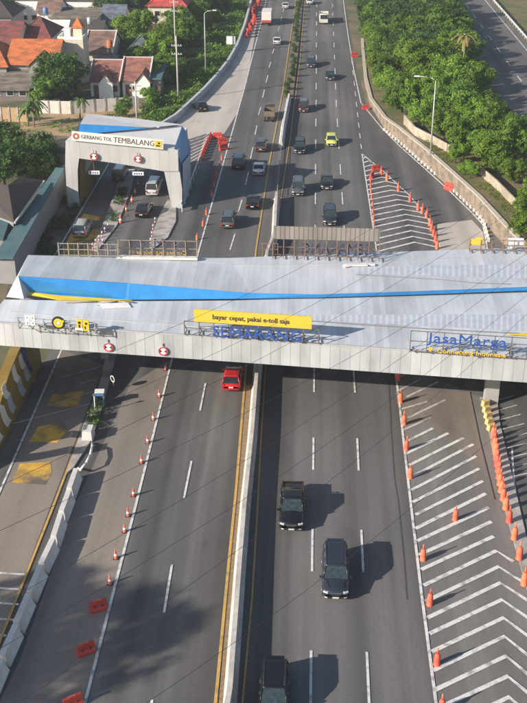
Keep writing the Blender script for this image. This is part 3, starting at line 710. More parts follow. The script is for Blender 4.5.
mb = MB(); mb.box((0, 0, .85), (1.0, .08, .62)); disc(mb, (.25, .95), .42, -.03, .03, 16); tag(mb.build('rear_emblem', M_signY, None, G(475.5, 250, 9.1)), 'yellow rounded emblem back at the left of the rear right frame', 'emblem')
simple('rear_emblem', G(515, 249.5, 9.1), 'white rectangular emblem back at the right of the rear right frame', 'emblem', M_whitep, [((0, 0, .75), (1.5, .08, .9)), ((-.5, .0, .35), (.4, .1, .5))])
c = G(90, 256.5, 9.5)
r4 = empty('roof_railing', c, .0, 'mesh railing on tan posts along the rear left edge of the canopy', 'railing')
for i in range(7):
    mb = MB(); mb.box((-3 + i * .95, 0, .7), (.1, .1, 1.4)); mb.build('post', MATS['frame_tan'], r4)
mb = MB()
for z in (.1, .7, 1.3): mb.box((-.15, 0, z), (5.8, .05, .05))
for i in range(12): mb.box((-3 + i * .5, 0, .7), (.015, .015, 1.2))
mb.build('mesh_panel', mat('mesh_grey', (.35, .35, .34), .6, .1, 2), r4)
c = G(270, 256, 9.1)
r5 = empty('roof_railing', c, 0, 'rusty handrail left of the cream billboard back', 'railing')
mb = MB()
for z in (.7, 1.3): mb.box((0, 0, z), (1.6, .05, .05))
mb.build('rail', M_rust, r5)
for i in range(4):
    mb = MB(); mb.box((-.75 + i * .5, 0, .65), (.07, .07, 1.3)); mb.build('post', M_rust, r5)
# ------------------------------------------------------------------ SMALL TOLL GATE at the upper left
GYP = 136.6
gate = empty('toll_gate', G(122, 209), 0, 'small twisted white and blue toll gate spanning the left branch lanes', 'toll gate'); G0 = gate.location.copy()
def gl_(v): return Vector(v) - G0
M_gw = seam_mat('gate_panels', (.52, .515, .50), 1.3, .5, .13, line=.72, wid=.04)
fac = lambda L: [GY(x, y, GYP) for x, y in L]
lo = fac([(65.5, 142), (72, 146), (79, 158), (77.5, 170), (78, 190), (80, 208.5), (68.5, 208.5), (66.5, 190), (65, 165)])
for p in lo: p.z = max(p.z, 0)
mb = MB(); mb.prism([gl_(p) for p in lo], (0, .6, 0)); mb.prism([gl_(p) + Vector((0, .6, 0)) for p in lo], (0, 11, 0)); mb.build('left_leg', M_gw, gate)
ro = fac([(164, 171), (168, 152), (178, 150), (179.5, 170), (182, 190), (182, 211), (172, 211), (168, 190)])
for p in ro: p.z = max(p.z, 0)
mb = MB(); mb.prism([gl_(p) for p in ro], (0, 11, 0)); mb.build('right_leg', M_gw, gate)
mb = MB(); mb.prism([gl_(p) + Vector((0, -.15, 0)) for p in fac([(65.5, 142), (79, 158), (120, 163.5), (164, 171), (178.5, 171), (178, 150), (173, 148.5), (120, 144), (66, 140)])], (0, .13, 0)); mb.build('front_fascia', M_gw, gate)
# ochre inner lining of left leg
il = GY(79, 158, GYP); xi = GY(80, 208.5, GYP).x
mb = MB(); zt = GY(79, 158, GYP).z; mb.add([gl_(v) for v in [(xi + .03, GYP + .1, 0), (xi + .03, GYP + 11.5, 0), (xi - .1, GYP + 11.5, zt), (il.x + .05, GYP + .1, zt)]], [(0, 1, 2, 3)])
mb.build('inner_lining', M_ochre, gate, fixn=False)
FLt, FRt = GY(66, 140.5, GYP - .1), GY(174, 149, GYP - .1)
BLt, BRt = G(73.5, 133, 9.6), G(182, 126, 9.6)
mb = MB(); mb.add([gl_(p) for p in (FLt, FRt, BRt, BLt)], [(0, 1, 2), (0, 2, 3)]); mb.build('front_roof', mat('gate_roof_white', (.58, .58, .585), .45, .08, .6), gate, fixn=False)
ra, rb_, rc, rd = G(80, 124, 10.6), G(86, 113.5, 10.6), G(140, 119, 10.2), G(182.5, 124.5, 9.9)
mb = MB(); mb.add([gl_(p) for p in (ra, G(150, 127.5, 9.9), rd, rc, rb_)], [(0, 1, 2, 3, 4)]); mb.build('rear_roof', MATS['gate_roof_white'], gate, fixn=False)
mb = MB(); mb.add([gl_(p) for p in (ra, G(78.5, 134, 9.62), G(97, 133, 9.62), G(150, 127.7, 9.85))], [(0, 1, 2, 3)]); mb.build('blue_wedge', M_blue, gate, fixn=False)
rx = GY(182, 200, GYP).x
pr = [FRt, BRt, G(186, 131, 9.0), Vector((rx + .3, GYP + 9.5, 5.5)), Vector((rx - .1, GYP + 9.5, 0)), Vector((rx + .05, GYP, 0)), GY(180, 160, GYP)]
mb = MB(); mb.add([gl_(p) for p in pr], [(0, 1, 2, 3, 4, 5, 6)]); mb.build('blue_side', mat('blue_faded', (.16, .34, .60), .5, .15, .6), gate, fixn=False)
pr2 = [Vector((rx + .1, GYP + .4, .1)), Vector((rx + .12, GYP + 8.5, .1)), Vector((rx + .32, GYP + 8.5, 5.0)), Vector((rx + .14, GYP + .6, 6.0))]
mb = MB(); mb.prism([gl_(p) for p in pr2], (.05, 0, 0)); mb.build('side_panel', mat('side_panel_grey_blue', (.42, .47, .55), .5, .1, 1), gate)
# ceiling
mb = MB(); zc = 6.9; mb.prism([gl_(v) for v in [(GY(79, 158, GYP).x - .6, GYP + .05, zc), (GY(168, 171, GYP).x, GYP + .05, zc - .9), (GY(168, 171, GYP).x, GYP + 11, zc - .9), (GY(79, 158, GYP).x - .6, GYP + 11, zc)]], (0, 0, .1)); mb.build('soffit', M_soffit, gate)
# name board
a_, b_ = GY(72, 140.5, GYP - .45), GY(163.5, 149.5, GYP - .45); ang = math.atan2(b_.z - a_.z, b_.x - a_.x); wN = (b_ - a_).length
nb = empty('name_board', (a_ + b_) / 2 + Vector((0, 0, .65)), 0, 'white name board with dark lettering on the front of the small gate', 'sign'); nb.rotation_euler = (0, -ang, 0)
mb = MB(); mb.box((0, 0, 0), (wN, .12, 1.25)); mb.build('board', mat('board_cream', (.74, .73, .69), .5, .05, 1), nb)
t_d = mat('letters_brown', (.10, .06, .05), .6, .05, 2)
text_obj('GERBANG TOL', 4.0, 'lettering', t_d, nb, (-2.75, -.08, -.22), height=.5, ext=.01, off=.0)
text_obj('TEMBALANG', 5.3, 'lettering', t_d, nb, (2.15, -.08, -.32), height=.72, ext=.01, off=.0)
mb = MB(); disc(mb, (-5.4, 0), .42, -.065, -.09, 14, r_in=.2); mb.build('emblem', mat('emblem_brown', (.4, .12, .06), .6, .05, 2), nb)
mb = MB(); mb.box((5.35, -.075, 0), (.9, .03, .95)); mb.build('pictogram', M_signY, nb)
mb = MB(); mb.box((5.3, -.1, -.2), (.5, .02, .18)); disc(mb, (5.4, .15), .14, -.095, -.11, 8); mb.build('figure', M_black, nb)
for (x, y, l) in ((93.7, 156.5, 'left'), (137.7, 159, 'right')):
    limit_sign(GY(x, y, GYP - .4), .5, 'round red-ringed sign hanging over the %s opening of the small gate' % l)
for (x, y, l) in ((94, 172.5, 'left'), (138, 173.5, 'right')):
    p = GY(x, y, GYP + 1); s = empty('lane_sign', p, 0, 'hanging white lane sign in the %s opening of the small gate' % l, 'road sign')
    mb = MB(); mb.box((0, 0, 0), (1.5, .08, .5)); mb.build('panel', M_whitep, s)
    text_obj('GARDU', 1.1, 'lettering', M_blueL, s, (0, -.05, -.13), height=.26, ext=.005) if False else None
    mb = MB()
    for i in range(4): mb.box((-.45 + i * .3, -.05, -.02), (.16, .02, .22))
    mb.build('blue_mark', M_blueL, s)
    mb = MB(); mb.box((0, .02, .95), (.06, .06, 1.4)); mb.build('hanger', M_steel, s)

# ------------------------------------------------------------------ islands
def island(pxs, h, m, label):
    P = GP(pxs); b0 = P[0].copy(); mb = MB(); mb.drop([Vector((p.x - b0.x, p.y - b0.y, h)) for p in P], 0); o = mb.build('traffic_island', m, None, b0); tag(o, label, 'traffic island')
island([(67, 474), (74, 468), (92, 440), (104, 402), (112, 372), (118, 350), (107, 350), (100, 385), (84, 425)], .16, M_kerb, 'raised kerbed island with plants left of the middle lanes')
island([(92, 250), (97, 252), (117, 226), (124, 209), (131, 190), (135, 170), (122, 170), (116, 190), (104, 222)], .16, M_kerb, 'raised island between the two lane pairs of the small gate')
island([(148, 246), (153, 250), (168, 238), (176, 222), (176, 205), (168, 200), (160, 215)], .16, M_kerb, 'raised island at the right leg of the small gate')
island([(480, 398), (497, 398), (500, 424), (527, 540), (535, 590), (528, 594), (502, 500), (489, 432)], .12, M_kerb, 'long narrow kerbed island under the orange barrels at the right')
# nose block and curved pipe on the island
simple('nose_block', G(88.5, 438), 'white concrete block at the nose of the planted island', 'block', M_barr, [((0, 0, .5), (.9, 1.4, 1.0), 0, 0, .85)])
mb = MB(); c0 = G(82, 466); pts = [G(x, y, z) - c0 for x, y, z in [(78, 468, .1), (80, 470, .5), (86, 463, .8), (90, 455, .8), (92, 447, .7), (92, 443, .1)]]; mb.tube(pts, .1, 6); tag(mb.build('guard_hoop', M_whitep, None, c0), 'curved white pipe guard at the foot of the planted island', 'guard rail')
cb = empty('reader_cabinet', G(100.5, 405), .1, 'blue cabinet standing on the planted island in the canopy shade', 'cabinet')
mb = MB(); mb.box((0, 0, .75), (.75, .6, 1.3)); mb.build('body', mat('cabinet_blue', (.10, .22, .42), .5, .1, 1), cb)
mb = MB(); mb.box((0, 0, 1.44), (.85, .7, .07)); mb.build('lid', M_whitep, cb)
mb = MB(); mb.box((.0, -.31, .85), (.5, .02, .5)); mb.build('screen', M_black, cb)
pp = empty('sensor_post', G(95.5, 414), 0, 'thin white post beside the blue cabinet', 'post')
mb = MB(); mb.bar((0, 0, 0), (0, 0, 1.9), .05); mb.build('pole', M_whitep, pp)
mb = MB(); mb.box((0, 0, 1.95), (.22, .16, .2)); mb.build('head', M_steel, pp)
rm = empty('round_sign', G(114, 390), -.8, 'round sign back with pale rim in the shade beside the island', 'road sign')
mb = MB(); mb.bar((0, 0, 0), (0, 0, 1.1), .05); mb.build('pole', M_steel, rm)
mb = MB(); disc(mb, (0, 1.2), .32, 0, -.05, 20); mb.build('disc', M_black, rm)
mb = MB(); disc(mb, (0, 1.2), .33, -.06, -.1, 20, r_in=.26); mb.build('rim', M_whitep, rm)

# concrete jersey blocks along the left lane divider
jb_line = GP([(77, 478), (54, 548), (30, 604), (9, 655), (-12, 705)])
T = sum((jb_line[i + 1] - jb_line[i]).length for i in range(4)); nblk = int(T / 2.95)
JB = [(-.46, 0), (-.46, .14), (-.27, .40), (-.20, 1.05), (.20, 1.05), (.27, .40), (.46, .14), (.46, 0)]
mb = MB(); mb.loft([[Vector((a, y, z)) for a, z in JB] for y in (-1.38, 1.38)], smooth=False)
blk = mb.build('concrete_barrier', M_barr)
mbx = MB(); mbx.box((0, 0, .12), (.83, .35, .16)); 
for i in range(nblk):
    p, d = interp(jb_line, (i + .5) / nblk); o = blk if i == 0 else blk.copy()
    if i: COL.objects.link(o)
    o.location = p; o.rotation_euler = (0, 0, math.atan2(d.y, d.x) + math.pi / 2 + random.uniform(-.03, .03))
    k = nblk - 1 - i
    tag(o, 'pale concrete barrier block beside the far left lane, %s from the bottom of the row' % (ORD[k] if k else 'first'), 'barrier', 'concrete blocks beside the far left lane')

# ------------------------------------------------------------------ traffic cones, barrels and water barriers
M_or = mat('barrier_orange', (.74, .14, .07), .6, .22, 3, rnd=.13, col2=(.6, .17, .11), c2lo=.5, c2hi=.7); M_refl = mat('reflective_white', (.72, .70, .68), .5, .05, 2); M_dred = mat('barrier_red', (.50, .055, .04), .5, .15, 2)
def mk_cone():
    r = empty('traffic_cone')
    mb = MB(); mb.box((0, 0, .03), (.46, .46, .06)); mb.build('base', M_black, r)
    mb = MB(); mb.lathe((0, 0, .06), [(.18, 0), (.13, .28), (.10, .42), (.05, .78), (.03, .84)], 12); mb.build('body', M_or, r)
    mb = MB(); mb.lathe((0, 0, .06), [(.140, .24), (.118, .42)], 12); mb.build('band', M_refl, r)
    return r
def mk_barrel():   # fat upright marker with slim top post
    r = empty('safety_barrel')
    mb = MB(); mb.lathe((0, 0, 0), [(.23, 0), (.25, .06), (.20, .10), (.22, .5), (.18, .85), (.10, .98)], 14); mb.build('body', M_or, r)
    mb = MB(); mb.bar((0, 0, .95), (0, 0, 1.4), .06, 8, 0, .04); mb.build('post', M_or, r)
    return r
def mk_water():
    r = empty('water_barrier')
    mb = MB(); prof = [(-.27, 0), (-.27, .2), (-.13, .42), (-.10, .85), (.10, .85), (.13, .42), (.27, .2), (.27, 0)]
    mb.loft([[Vector((x, a, z)) for a, z in prof] for x in (-.62, -.56, .56, .62)], smooth=False); mb.build('body', M_dred, r)
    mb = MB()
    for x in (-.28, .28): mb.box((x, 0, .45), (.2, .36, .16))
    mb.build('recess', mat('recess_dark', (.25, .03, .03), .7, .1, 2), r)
    mb = MB(); mb.box((0, 0, .87), (.5, .1, .05)); mb.build('lip', M_or, r)
    return r
cone0, barrel0, water0 = mk_cone(), mk_barrel(), mk_water(); used = set()
def put(proto, px, py, label, cat, group, rz=0, sc=1.0, z=0.0):
    o = proto if proto.name not in used else copy_tree(proto)
    used.add(proto.name)
    o.location = G(px, py, z); o.rotation_euler = (random.uniform(-.05, .05), random.uniform(-.05, .05), rz); o.scale = (sc,) * 3; o['label'] = label; o['category'] = cat; o['group'] = group
    return o
L = [(110, 584), (116, 558.5), (124.5, 532), (128.2, 516), (133.5, 496), (141.6, 463), (148, 443), (153.5, 420), (159.5, 397), (165.5, 370)]
for i, (x, y) in enumerate(L): put(cone0, x, y, 'small banded cone left of the solid line, %s from the camera' % ORD[i], 'traffic cone', 'cones along the left solid line', sc=.88)
L = [(98.5, 610), (86, 653), (73.5, 706)]
for i, (x, y) in enumerate(L): put(water0, x, y, ['red plastic water barrier nearest the row of small cones', 'middle of the three red water barriers on the left lanes', 'red water barrier at the bottom edge of the photo'][i], 'barrier', 'red water barriers on the left lanes', R(33) if i else R(26), .95)
L = [(442, 712), (436.8, 665), (429.6, 605), (423, 560), (455, 520), (410, 478), (406, 450), (404, 424.5), (400.5, 402.5), (398, 380)]
for i, (x, y) in enumerate(L): put(barrel0, x, y, ('orange barrel standing alone in the middle of the striped area' if i == 4 else 'orange barrel on the left edge of the striped area, %s from the bottom' % (ORD[i - (i > 4)] if i else 'first')), 'barrel', 'orange barrels on the left edge of the lower striped area', sc=1.0)
L = [(524, 585), (519, 559), (514, 539), (509, 522), (505.5, 509), (503, 500), (501, 492), (499.7, 485), (498.6, 478.5), (497.8, 472), (497.1, 466), (496.4, 460), (495.7, 454), (495, 448.5), (494.2, 443), (493.4, 438)]
for i, (x, y) in enumerate(L): put(barrel0, x, y, 'orange barrel in the curved row on the narrow right island, %s from the bottom' % (ORD[i] if i else 'first'), 'barrel', 'orange barrels on the narrow right island', sc=1.08, z=.12)
M_ylb = mat('block_yellow', (.62, .42, .16), .7, .2, 2)
for i, (x, y) in enumerate([(485.4, 406), (486.5, 412), (488, 418), (489.3, 424), (491, 430)]):
    o = simple('kerb_block', G(x, y, .12), 'cream and yellow kerb block below the grey column, %s from the column' % (ORD[i] if i else 'first'), 'kerb block', M_ylb, [((0, 0, .3), (.7, .45, .55), .5, 0, .8)]); o['group'] = 'yellow kerb blocks below the grey column'
L = [(374.5, 233), (374, 225), (373.5, 219), (373, 213), (372.5, 206), (371.5, 199), (371, 193), (370.7, 187), (370.5, 181.5), (371.5, 176)]
for i, (x, y) in enumerate(L): put(barrel0, x, y, 'orange barrel on the left edge of the upper striped area, %s from the canopy' % (ORD[i] if i else 'first'), 'barrel', 'orange barrels on the left edge of the upper striped area', sc=.6)
L = [(437, 249), (435.5, 242.5), (433.5, 236.5), (431.5, 231), (430, 225.5), (426.5, 217.5), (422, 213.5), (418, 210), (410, 202), (398.5, 191.5), (387, 180.5), (381.5, 175.5)]
for i, (x, y) in enumerate(L): put(barrel0, x, y, 'orange barrel on the right edge of the upper striped area, %s from the canopy' % (ORD[i] if i else 'first'), 'barrel', 'orange barrels on the right edge of the upper striped area', sc=1.0)
put(water0, 376, 170.5, 'dark red barrier at the tip of the upper striped area', 'barrier', 'red barriers around the right slip lane', .4)
put(water0, 372, 178, 'dark red barrier just inside the tip of the upper striped area', 'barrier', 'red barriers around the right slip lane', 1.2)
put(water0, 449, 190, 'orange barrier standing against the dotted kerb below the retaining wall', 'barrier', 'red barriers around the right slip lane', -.8, 1.2)
put(water0, 365.5, 109.5, 'small red barrier beside the bend where the slip lane begins', 'barrier', 'red barriers around the right slip lane', .2)
put(water0, 354.5, 57, 'red barrier on the right verge beside the far carriageway', 'barrier', 'red barriers around the right slip lane', .3, 1.2)
# row beside the small gate
P = GP([(200.5, 161), (204, 152), (207.5, 144), (211, 136)])
for i in range(9):
    p, d = interp(P, (i + .5) / 9); o = copy_tree(water0); o.location = p; o.rotation_euler = (0, 0, math.atan2(d.y, d.x)); o.scale = (.9,) * 3
    tag(o, 'red barrier in the closed row beside the white hatching, %s from the gate' % (ORD[i] if i else 'first'), 'barrier', 'red barriers in the row beside the small gate')
L = [(217.5, 138.5), (222.5, 143.5), (223.5, 150), (222, 160), (219.5, 168), (216.5, 177), (214, 187), (212, 197), (206.7, 215), (203, 226), (197, 240)]
for i, (x, y) in enumerate(L):
    if i < 3: put(water0, x, y, ['orange barrier lying across the head of the red row', 'orange barrier right of the head of the red row', 'orange barrier nearest the solid line below the red row'][i], 'barrier', 'loose barriers near the small gate', .3 * i, 1.15)
    else: put(barrel0, x, y, 'red marker between small gate and solid line, %s counted towards the canopy' % (ORD[i - 3] if i > 3 else 'first'), 'barrel', 'red markers between the gate and the solid line', sc=.72)
P = GP([(248, 39), (252, 24), (256, 8), (260, -12)])
for i in range(20):
    p, d = interp(P, (i + .5) / 20); o = copy_tree(water0); o.location = p + Vector((random.uniform(-.5, .5), 0, 0)); o.rotation_euler = (0, 0, math.atan2(d.y, d.x) + random.uniform(-.5, .5)); o.scale = (1.5,) * 3
    tag(o, 'red barrier in the dense row on the far left shoulder', 'barrier', 'red barriers on the far left shoulder')
L = [(120.6, 223), (126.3, 211), (131.8, 202), (135, 193.5), (138, 185.5), (140.3, 178)]
for i, (x, y) in enumerate(L): put(cone0, x, y, 'banded cone on the lane line inside the small gate, %s from the camera' % ORD[i], 'traffic cone', 'cones inside the small gate', sc=1.3 if i == 0 else 1.0)
# red and white posts around the islands of the gate
def mk_post():
    r = empty('marker_post'); mb = MB()
    for i in range(4): mb.bar((0, 0, i * .22), (0, 0, i * .22 + .22), .09, 8, i % 2)
    mb.build('pole', [M_dred, M_whitep], r); return r
post0 = mk_post()
LL = [(93, 250), (96, 246), (99, 242), (102, 238), (105, 234), (108, 230), (151, 245), (152, 238), (153, 231), (155, 224), (98.5, 251), (103, 246)]
for i, (x, y) in enumerate(LL): put(post0, x, y, 'short red and white marker post around the islands of the small gate', 'post', 'marker posts at the small gate', z=.05)
# dotted kerb blocks below the retaining wall
mb = MB(); mb.box((0, 0, .2), (.42, .36, .4), 0, 0, .8); kb = mb.build('kerb_stone', mat('kerb_white', (.68, .64, .56), .8, .1, 2)); first = True
for seg in (GP([(383, 129.5), (400, 143), (420, 161.5), (437, 176)]), GP([(446, 184.5), (462, 199), (476, 213), (484, 224), (489, 243)])):
    T = sum((seg[i + 1] - seg[i]).length for i in range(len(seg) - 1)); n = int(T / 1.35)
    for i in range(n):
        p, d = interp(seg, (i + .5) / n); o = kb if first else kb.copy()
        if not first: COL.objects.link(o)
        first = False; o.location = p; o.rotation_euler = (0, 0, math.atan2(d.y, d.x))
        tag(o, 'small white kerb stone in the dotted row below the retaining wall', 'kerb stone', 'white kerb stones along the slip lane')

# ------------------------------------------------------------------ VEHICLES
M_wind = mat('windscreen_glass', (.030, .046, .048), .12, .5, 5, spec=.6); M_glass = mat('vehicle_glass', (.018, .024, .028), .08, .1, 1, spec=.7); M_tyre = mat('tyre_rubber', (.02, .02, .02), .85, .1, 3); M_rim = mat('rim_metal', (.35, .35, .36), .35, .1, 3, metal=.7)
M_head = mat('headlamp', (.70, .72, .75), .15, .05, 3, metal=.3); M_tail = mat('tail_lamp', (.40, .015, .015), .25, .05, 3); M_trim = mat('vehicle_trim', (.025, .025, .028), .5, .1, 3)
M_plate = mat('number_plate', (.55, .55, .53), .5, .05, 3)
SPEC = {
 #        L    W    belt  roof  hood  nose  wsb   rf    rr    rgb
 'suv':   (4.75, 1.85, 1.10, 1.85, 1.04, .80, 1.25, .72, -2.08, -2.28),
 'mpv':   (4.55, 1.75, 1.02, 1.72, .96, .74, 1.30, .55, -1.90, -2.18),
 'hatch': (4.0, 1.70, .92, 1.50, .92, .68, 1.02, .28, -1.40, -1.82),
 'sedan': (4.5, 1.76, .92, 1.45, .92, .66, 1.0, .20, -.95, -1.60),
 'pickup': (5.25, 1.85, 1.06, 1.80, 1.04, .82, 1.28, .62, -.62, -.80),
 'van':   (4.6, 1.75, 1.10, 1.95, 1.02, .75, 1.95, 1.30, -2.10, -2.25),
}
def vehicle(kind, px, py, rz, col, label, cat='car', top=None, metal=.35):
    L_, W, zb, zr, hood, nose, wsb, rf, rr, rgb = SPEC[kind]; h2, w2 = L_ / 2, W / 2
    r = empty(cat.replace(' ', '_'), G(px, py), rz, label, cat)
    pm = paint(col[0], col[1], metal)
    # lower body: lofted sections
    def ring(y, hw, z0, z1, cr=.06):
        half = [(0, z0), (hw * .86, z0), (hw * .97, z0 + .10), (hw, z0 + .28), (hw * .995, z1 - .22), (hw * .955, z1 - .06), (hw * .86, z1), (0, z1 + cr)]
        return [Vector((x, y, z)) for x, z in half] + [Vector((-x, y, z)) for x, z in half[::-1][1:-1]]
    bed = kind == 'pickup'; deck = .98 if kind == 'sedan' else zb
    st = [(-h2, w2 * .80, .42, nose + .05), (-h2 + .06, w2 * .93, .28, (deck if not bed else 1.02) - .06), (-h2 + .3, w2 * .985, .22, deck if not bed else 1.05)]
    if bed: st += [(-2.2, w2, .22, 1.06), (-.9, w2, .22, 1.06), (rgb, w2, .22, zb)]
    else: st += [(rgb + .25 if rgb + .25 > -h2 + .35 else -h2 + .4, w2, .2, zb)]
    st += [(0, w2, .2, zb), (wsb - .05, w2, .2, zb), (wsb + .15, w2 * .99, .2, max(hood, zb - .06)), (h2 - .45, w2 * .965, .22, hood - .10), (h2 - .14, w2 * .90, .24, nose + .05), (h2, w2 * .74, .36, nose - .08)]
    mb = MB(); mb.loft([ring(*s_) for s_ in st]); mb.build('body', pm, r)
    # greenhouse
    wb_, wt = w2 * .93, w2 * .76; zt = zr - .05
    b4 = [(-wb_, rgb, zb), (wb_, rgb, zb), (wb_, wsb, zb), (-wb_, wsb, zb)]; t4 = [(-wt, rr, zt), (wt, rr, zt), (wt, rf, zt), (-wt, rf, zt)]
    mb = MB(); mb.add([Vector(v) for v in b4 + t4], [(0, 1, 5, 4), (1, 2, 6, 5), (3, 0, 4, 7)]); g = mb.build('window_glass', M_glass, r)
    mb = MB(); mb.add([Vector(b4[2]), Vector(b4[3]), Vector(t4[3]), Vector(t4[2])], [(0, 1, 2, 3)]); mb.build('windscreen', M_wind, r)
    mb = MB(); rt = [[], []]
    cx = [(-1, -1), (1, -1), (1, 1), (-1, 1)]
    def rr_ring(ex, z, cr_):
        y0, y1, x_ = rr - ex, rf + ex, wt + ex; pts = []
        for (sx, sy) in ((-1, -1), (1, -1), (1, 1), (-1, 1)):
            X, Y = sx * x_, (y0 if sy < 0 else y1)
            c_ = (X - sx * cr_, Y - sy * cr_)
            a0 = math.atan2(sy, sx) - math.pi / 4
            for q in range(4): t = a0 + q * math.pi / 6; pts.append(Vector((c_[0] + cr_ * math.cos(t), c_[1] + cr_ * math.sin(t), z)))
        return pts
    mb.loft([rr_ring(.02, zt - .01, .12), rr_ring(.03, zt + .02, .14), rr_ring(-.04, zt + .055, .16), rr_ring(-.25, zt + .075, .16)]); mb.build('roof', top or pm, r)
    for i, (p, q) in enumerate(zip(b4, t4)): mb = MB(); mb.bar(Vector(p), Vector(q), .045, 5); mb.build('pillar', pm, r)
    for f in ((.48,) if kind in ('sedan', 'hatch', 'pickup') else (.36, .72)):
        for sx in (-1, 1):
            yb, yt = wsb + (rgb - wsb) * f, rf + (rr - rf) * f; mb = MB(); mb.bar((sx * (wb_ + .004), yb, zb), (sx * (wt + .004), yt, zt), .04, 4); mb.build('pillar', pm, r)
    if kind in ('suv', 'mpv', 'van'):
        mb = MB(); mb.box((0, rr - .08, zr + .02), (wt * 1.7, .22, .04)); mb.build('spoiler', pm, r)
    if bed:
        mb = MB(); mb.box((0, -1.75, 1.075), (W * .80, 1.65, .03)); mb.build('bed', M_trim, r)
        mb = MB()
        for sx in (-1, 1): mb.box((sx * w2 * .87, -1.72, 1.12), (.12, 1.75, .12))
        mb.box((0, -2.55, 1.12), (W * .86, .1, .12)); mb.build('bed_rail', pm, r)
        mb = MB(); mb.tube([Vector(v) for v in [(-.75, -1.0, 1.1), (-.68, -1.0, 1.6), (.68, -1.0, 1.6), (.75, -1.0, 1.1)]], .04); mb.build('roll_bar', M_trim, r)
    # wheels
    for sx in (-1, 1):
        for y in (h2 - .85, -h2 + .85):
            rw = .36 if kind in ('suv', 'pickup') else .31
            mb = MB(); mb.bar((sx * (w2 - .19), y, rw), (sx * (w2 + .015), y, rw), rw, 18); wh = mb.build('wheel', M_tyre, r)
            mb = MB(); mb.bar((sx * (w2 + .0), y, rw), (sx * (w2 + .025), y, rw), rw * .6, 12); mb.build('rim', M_rim, wh)
    for sx in (-1, 1):
        mb = MB(); mb.box((sx * w2 * .72, h2 - .13, nose + .0), (.34, .20, .10), -sx * .45); mb.build('headlight', M_head, r)
        mb = MB(); mb.box((sx * w2 * .80, -h2 + .05, nose + .1), (.24, .12, .26 if kind != 'sedan' else .16), sx * .15); mb.build('tail_light', M_tail, r)
        mb = MB(); mb.box((sx * (w2 + .08), wsb - .15, zb + .05), (.2, .1, .15)); mb.build('mirror', pm, r)
    mb = MB(); mb.box((0, h2 - .03, nose - .15), (W * .42, .06, .2)); mb.box((0, h2 + .0, .40), (W * .58, .05, .14)); mb.build('grille', M_trim, r)
    mb = MB(); mb.box((0, h2 + .03, .42), (.43, .02, .13)); mb.build('number_plate', M_plate, r)
    mb = MB(); mb.box((0, -h2 - .0, .62), (.43, .03, .13)); mb.build('number_plate', M_plate, r)
    mb = MB(); mb.box((0, h2 + .005, nose - .04), (W * .44, .05, .035)); mb.box((0, h2 + .01, nose - .16), (W * .36, .05, .02)); mb.build('chrome_strip', M_rim, r)
    for sx in (-1, 1):
        mb = MB(); mb.box((sx * w2 * .70, h2 - .05, .42), (.2, .1, .09), -sx * .35); mb.build('fog_lamp', M_head, r)
        mb = MB(); mb.bar((sx * w2 * .52, h2 - .28, hood - .02), (sx * w2 * .66, wsb + .12, hood + .035), .018, 4); mb.build('bonnet_crease', pm, r)
        for yy in (.15, -.75): mb = MB(); mb.box((sx * (w2 + .012), yy, zb - .16), (.03, .18, .035)); mb.build('door_handle', M_rim, r)
    mb = MB(); mb.box((0, wsb + .05, zb + .0), (W * .78, .1, .03)); mb.build('wiper_cowl', M_trim, r)
    if kind in ('suv', 'mpv', 'van'):
        for sx in (-1, 1): mb = MB(); mb.bar((sx * wt * .92, rr + .15, zr + .035), (sx * wt * .92, rf - .15, zr + .035), .022, 5); mb.build('roof_rail', M_trim, r)
    return r
PI = math.pi
BLK = ('black', (.012, .013, .016)); NAVY = ('dark_grey', (.035, .042, .055)); WHT = ('white', (.75, .75, .74)); SIL = ('silver', (.42, .44, .47)); GRY = ('grey', (.12, .125, .135))
RED = ('red', (.55, .012, .015)); YEL = ('lime_yellow', (.62, .66, .12)); MAR = ('maroon', (.12, .02, .03)); BRN = ('brown_grey', (.10, .085, .075))
vehicle('pickup', 292, 513, PI, BLK, 'black pickup truck heading towards the camera in the lane beside the median', 'pickup truck')
vehicle('suv', 335, 580, PI, NAVY, 'dark grey off-roader in the middle lane below the black pickup')
vehicle('mpv', 274, 702, PI, BLK, 'dark car cut off by the bottom edge of the photo')
vehicle('hatch', 232.5, 383, 0, RED, 'bright red hatchback just emerging in front of the canopy', metal=.0)
vehicle('mpv', 298, 192, PI, GRY, 'large dark people carrier with white headlights near the median beyond the canopy', top=paint('grey', (.12, .125, .135)))
vehicle('sedan', 326.7, 186, PI, BLK, 'dark saloon beside the large people carrier, second lane')
vehicle('mpv', 299.8, 151, PI, BLK, 'dark people carrier level with the yellow car')
vehicle('hatch', 331.4, 144, PI, YEL, 'lime yellow hatchback in the second lane', metal=0.)
vehicle('mpv', 329.5, 221, PI, NAVY, 'dark blue-grey car half hidden behind the cream billboard back')
vehicle('mpv', 303.7, 110, PI, MAR, 'maroon people carrier with grey roof close to the median shrubs', top=paint('grey', (.12, .125, .135)))
vehicle('sedan', 330, 78.5, PI, BLK, 'small black saloon in the second lane, behind the yellow car')
vehicle('mpv', 311, 66, PI, NAVY, 'dark car with light front in the first lane, far up the road')
vehicle('hatch', 309.8, 4, PI, WHT, 'white car at the top edge on the right carriageway')
vehicle('sedan', 277.3, 43.5, 0, WHT, 'white car below the box truck on the left carriageway', metal=0.)
vehicle('sedan', 285.7, 8, 0, WHT, 'white car near the top edge beside the planted median', metal=0.)
vehicle('mpv', 261, 149, 0, BRN, 'dark grey-brown car below the open truck on the left carriageway')
vehicle('suv', 238.7, 166, 0, NAVY, 'blue-grey off-roader close to the solid line on the left carriageway')
vehicle('sedan', 259, 172, 0, WHT, 'white saloon on the left carriageway between three dark cars', metal=0.)
vehicle('sedan', 253, 205.5, 0, BLK, 'black saloon with red tail lights near the median below the white saloon')
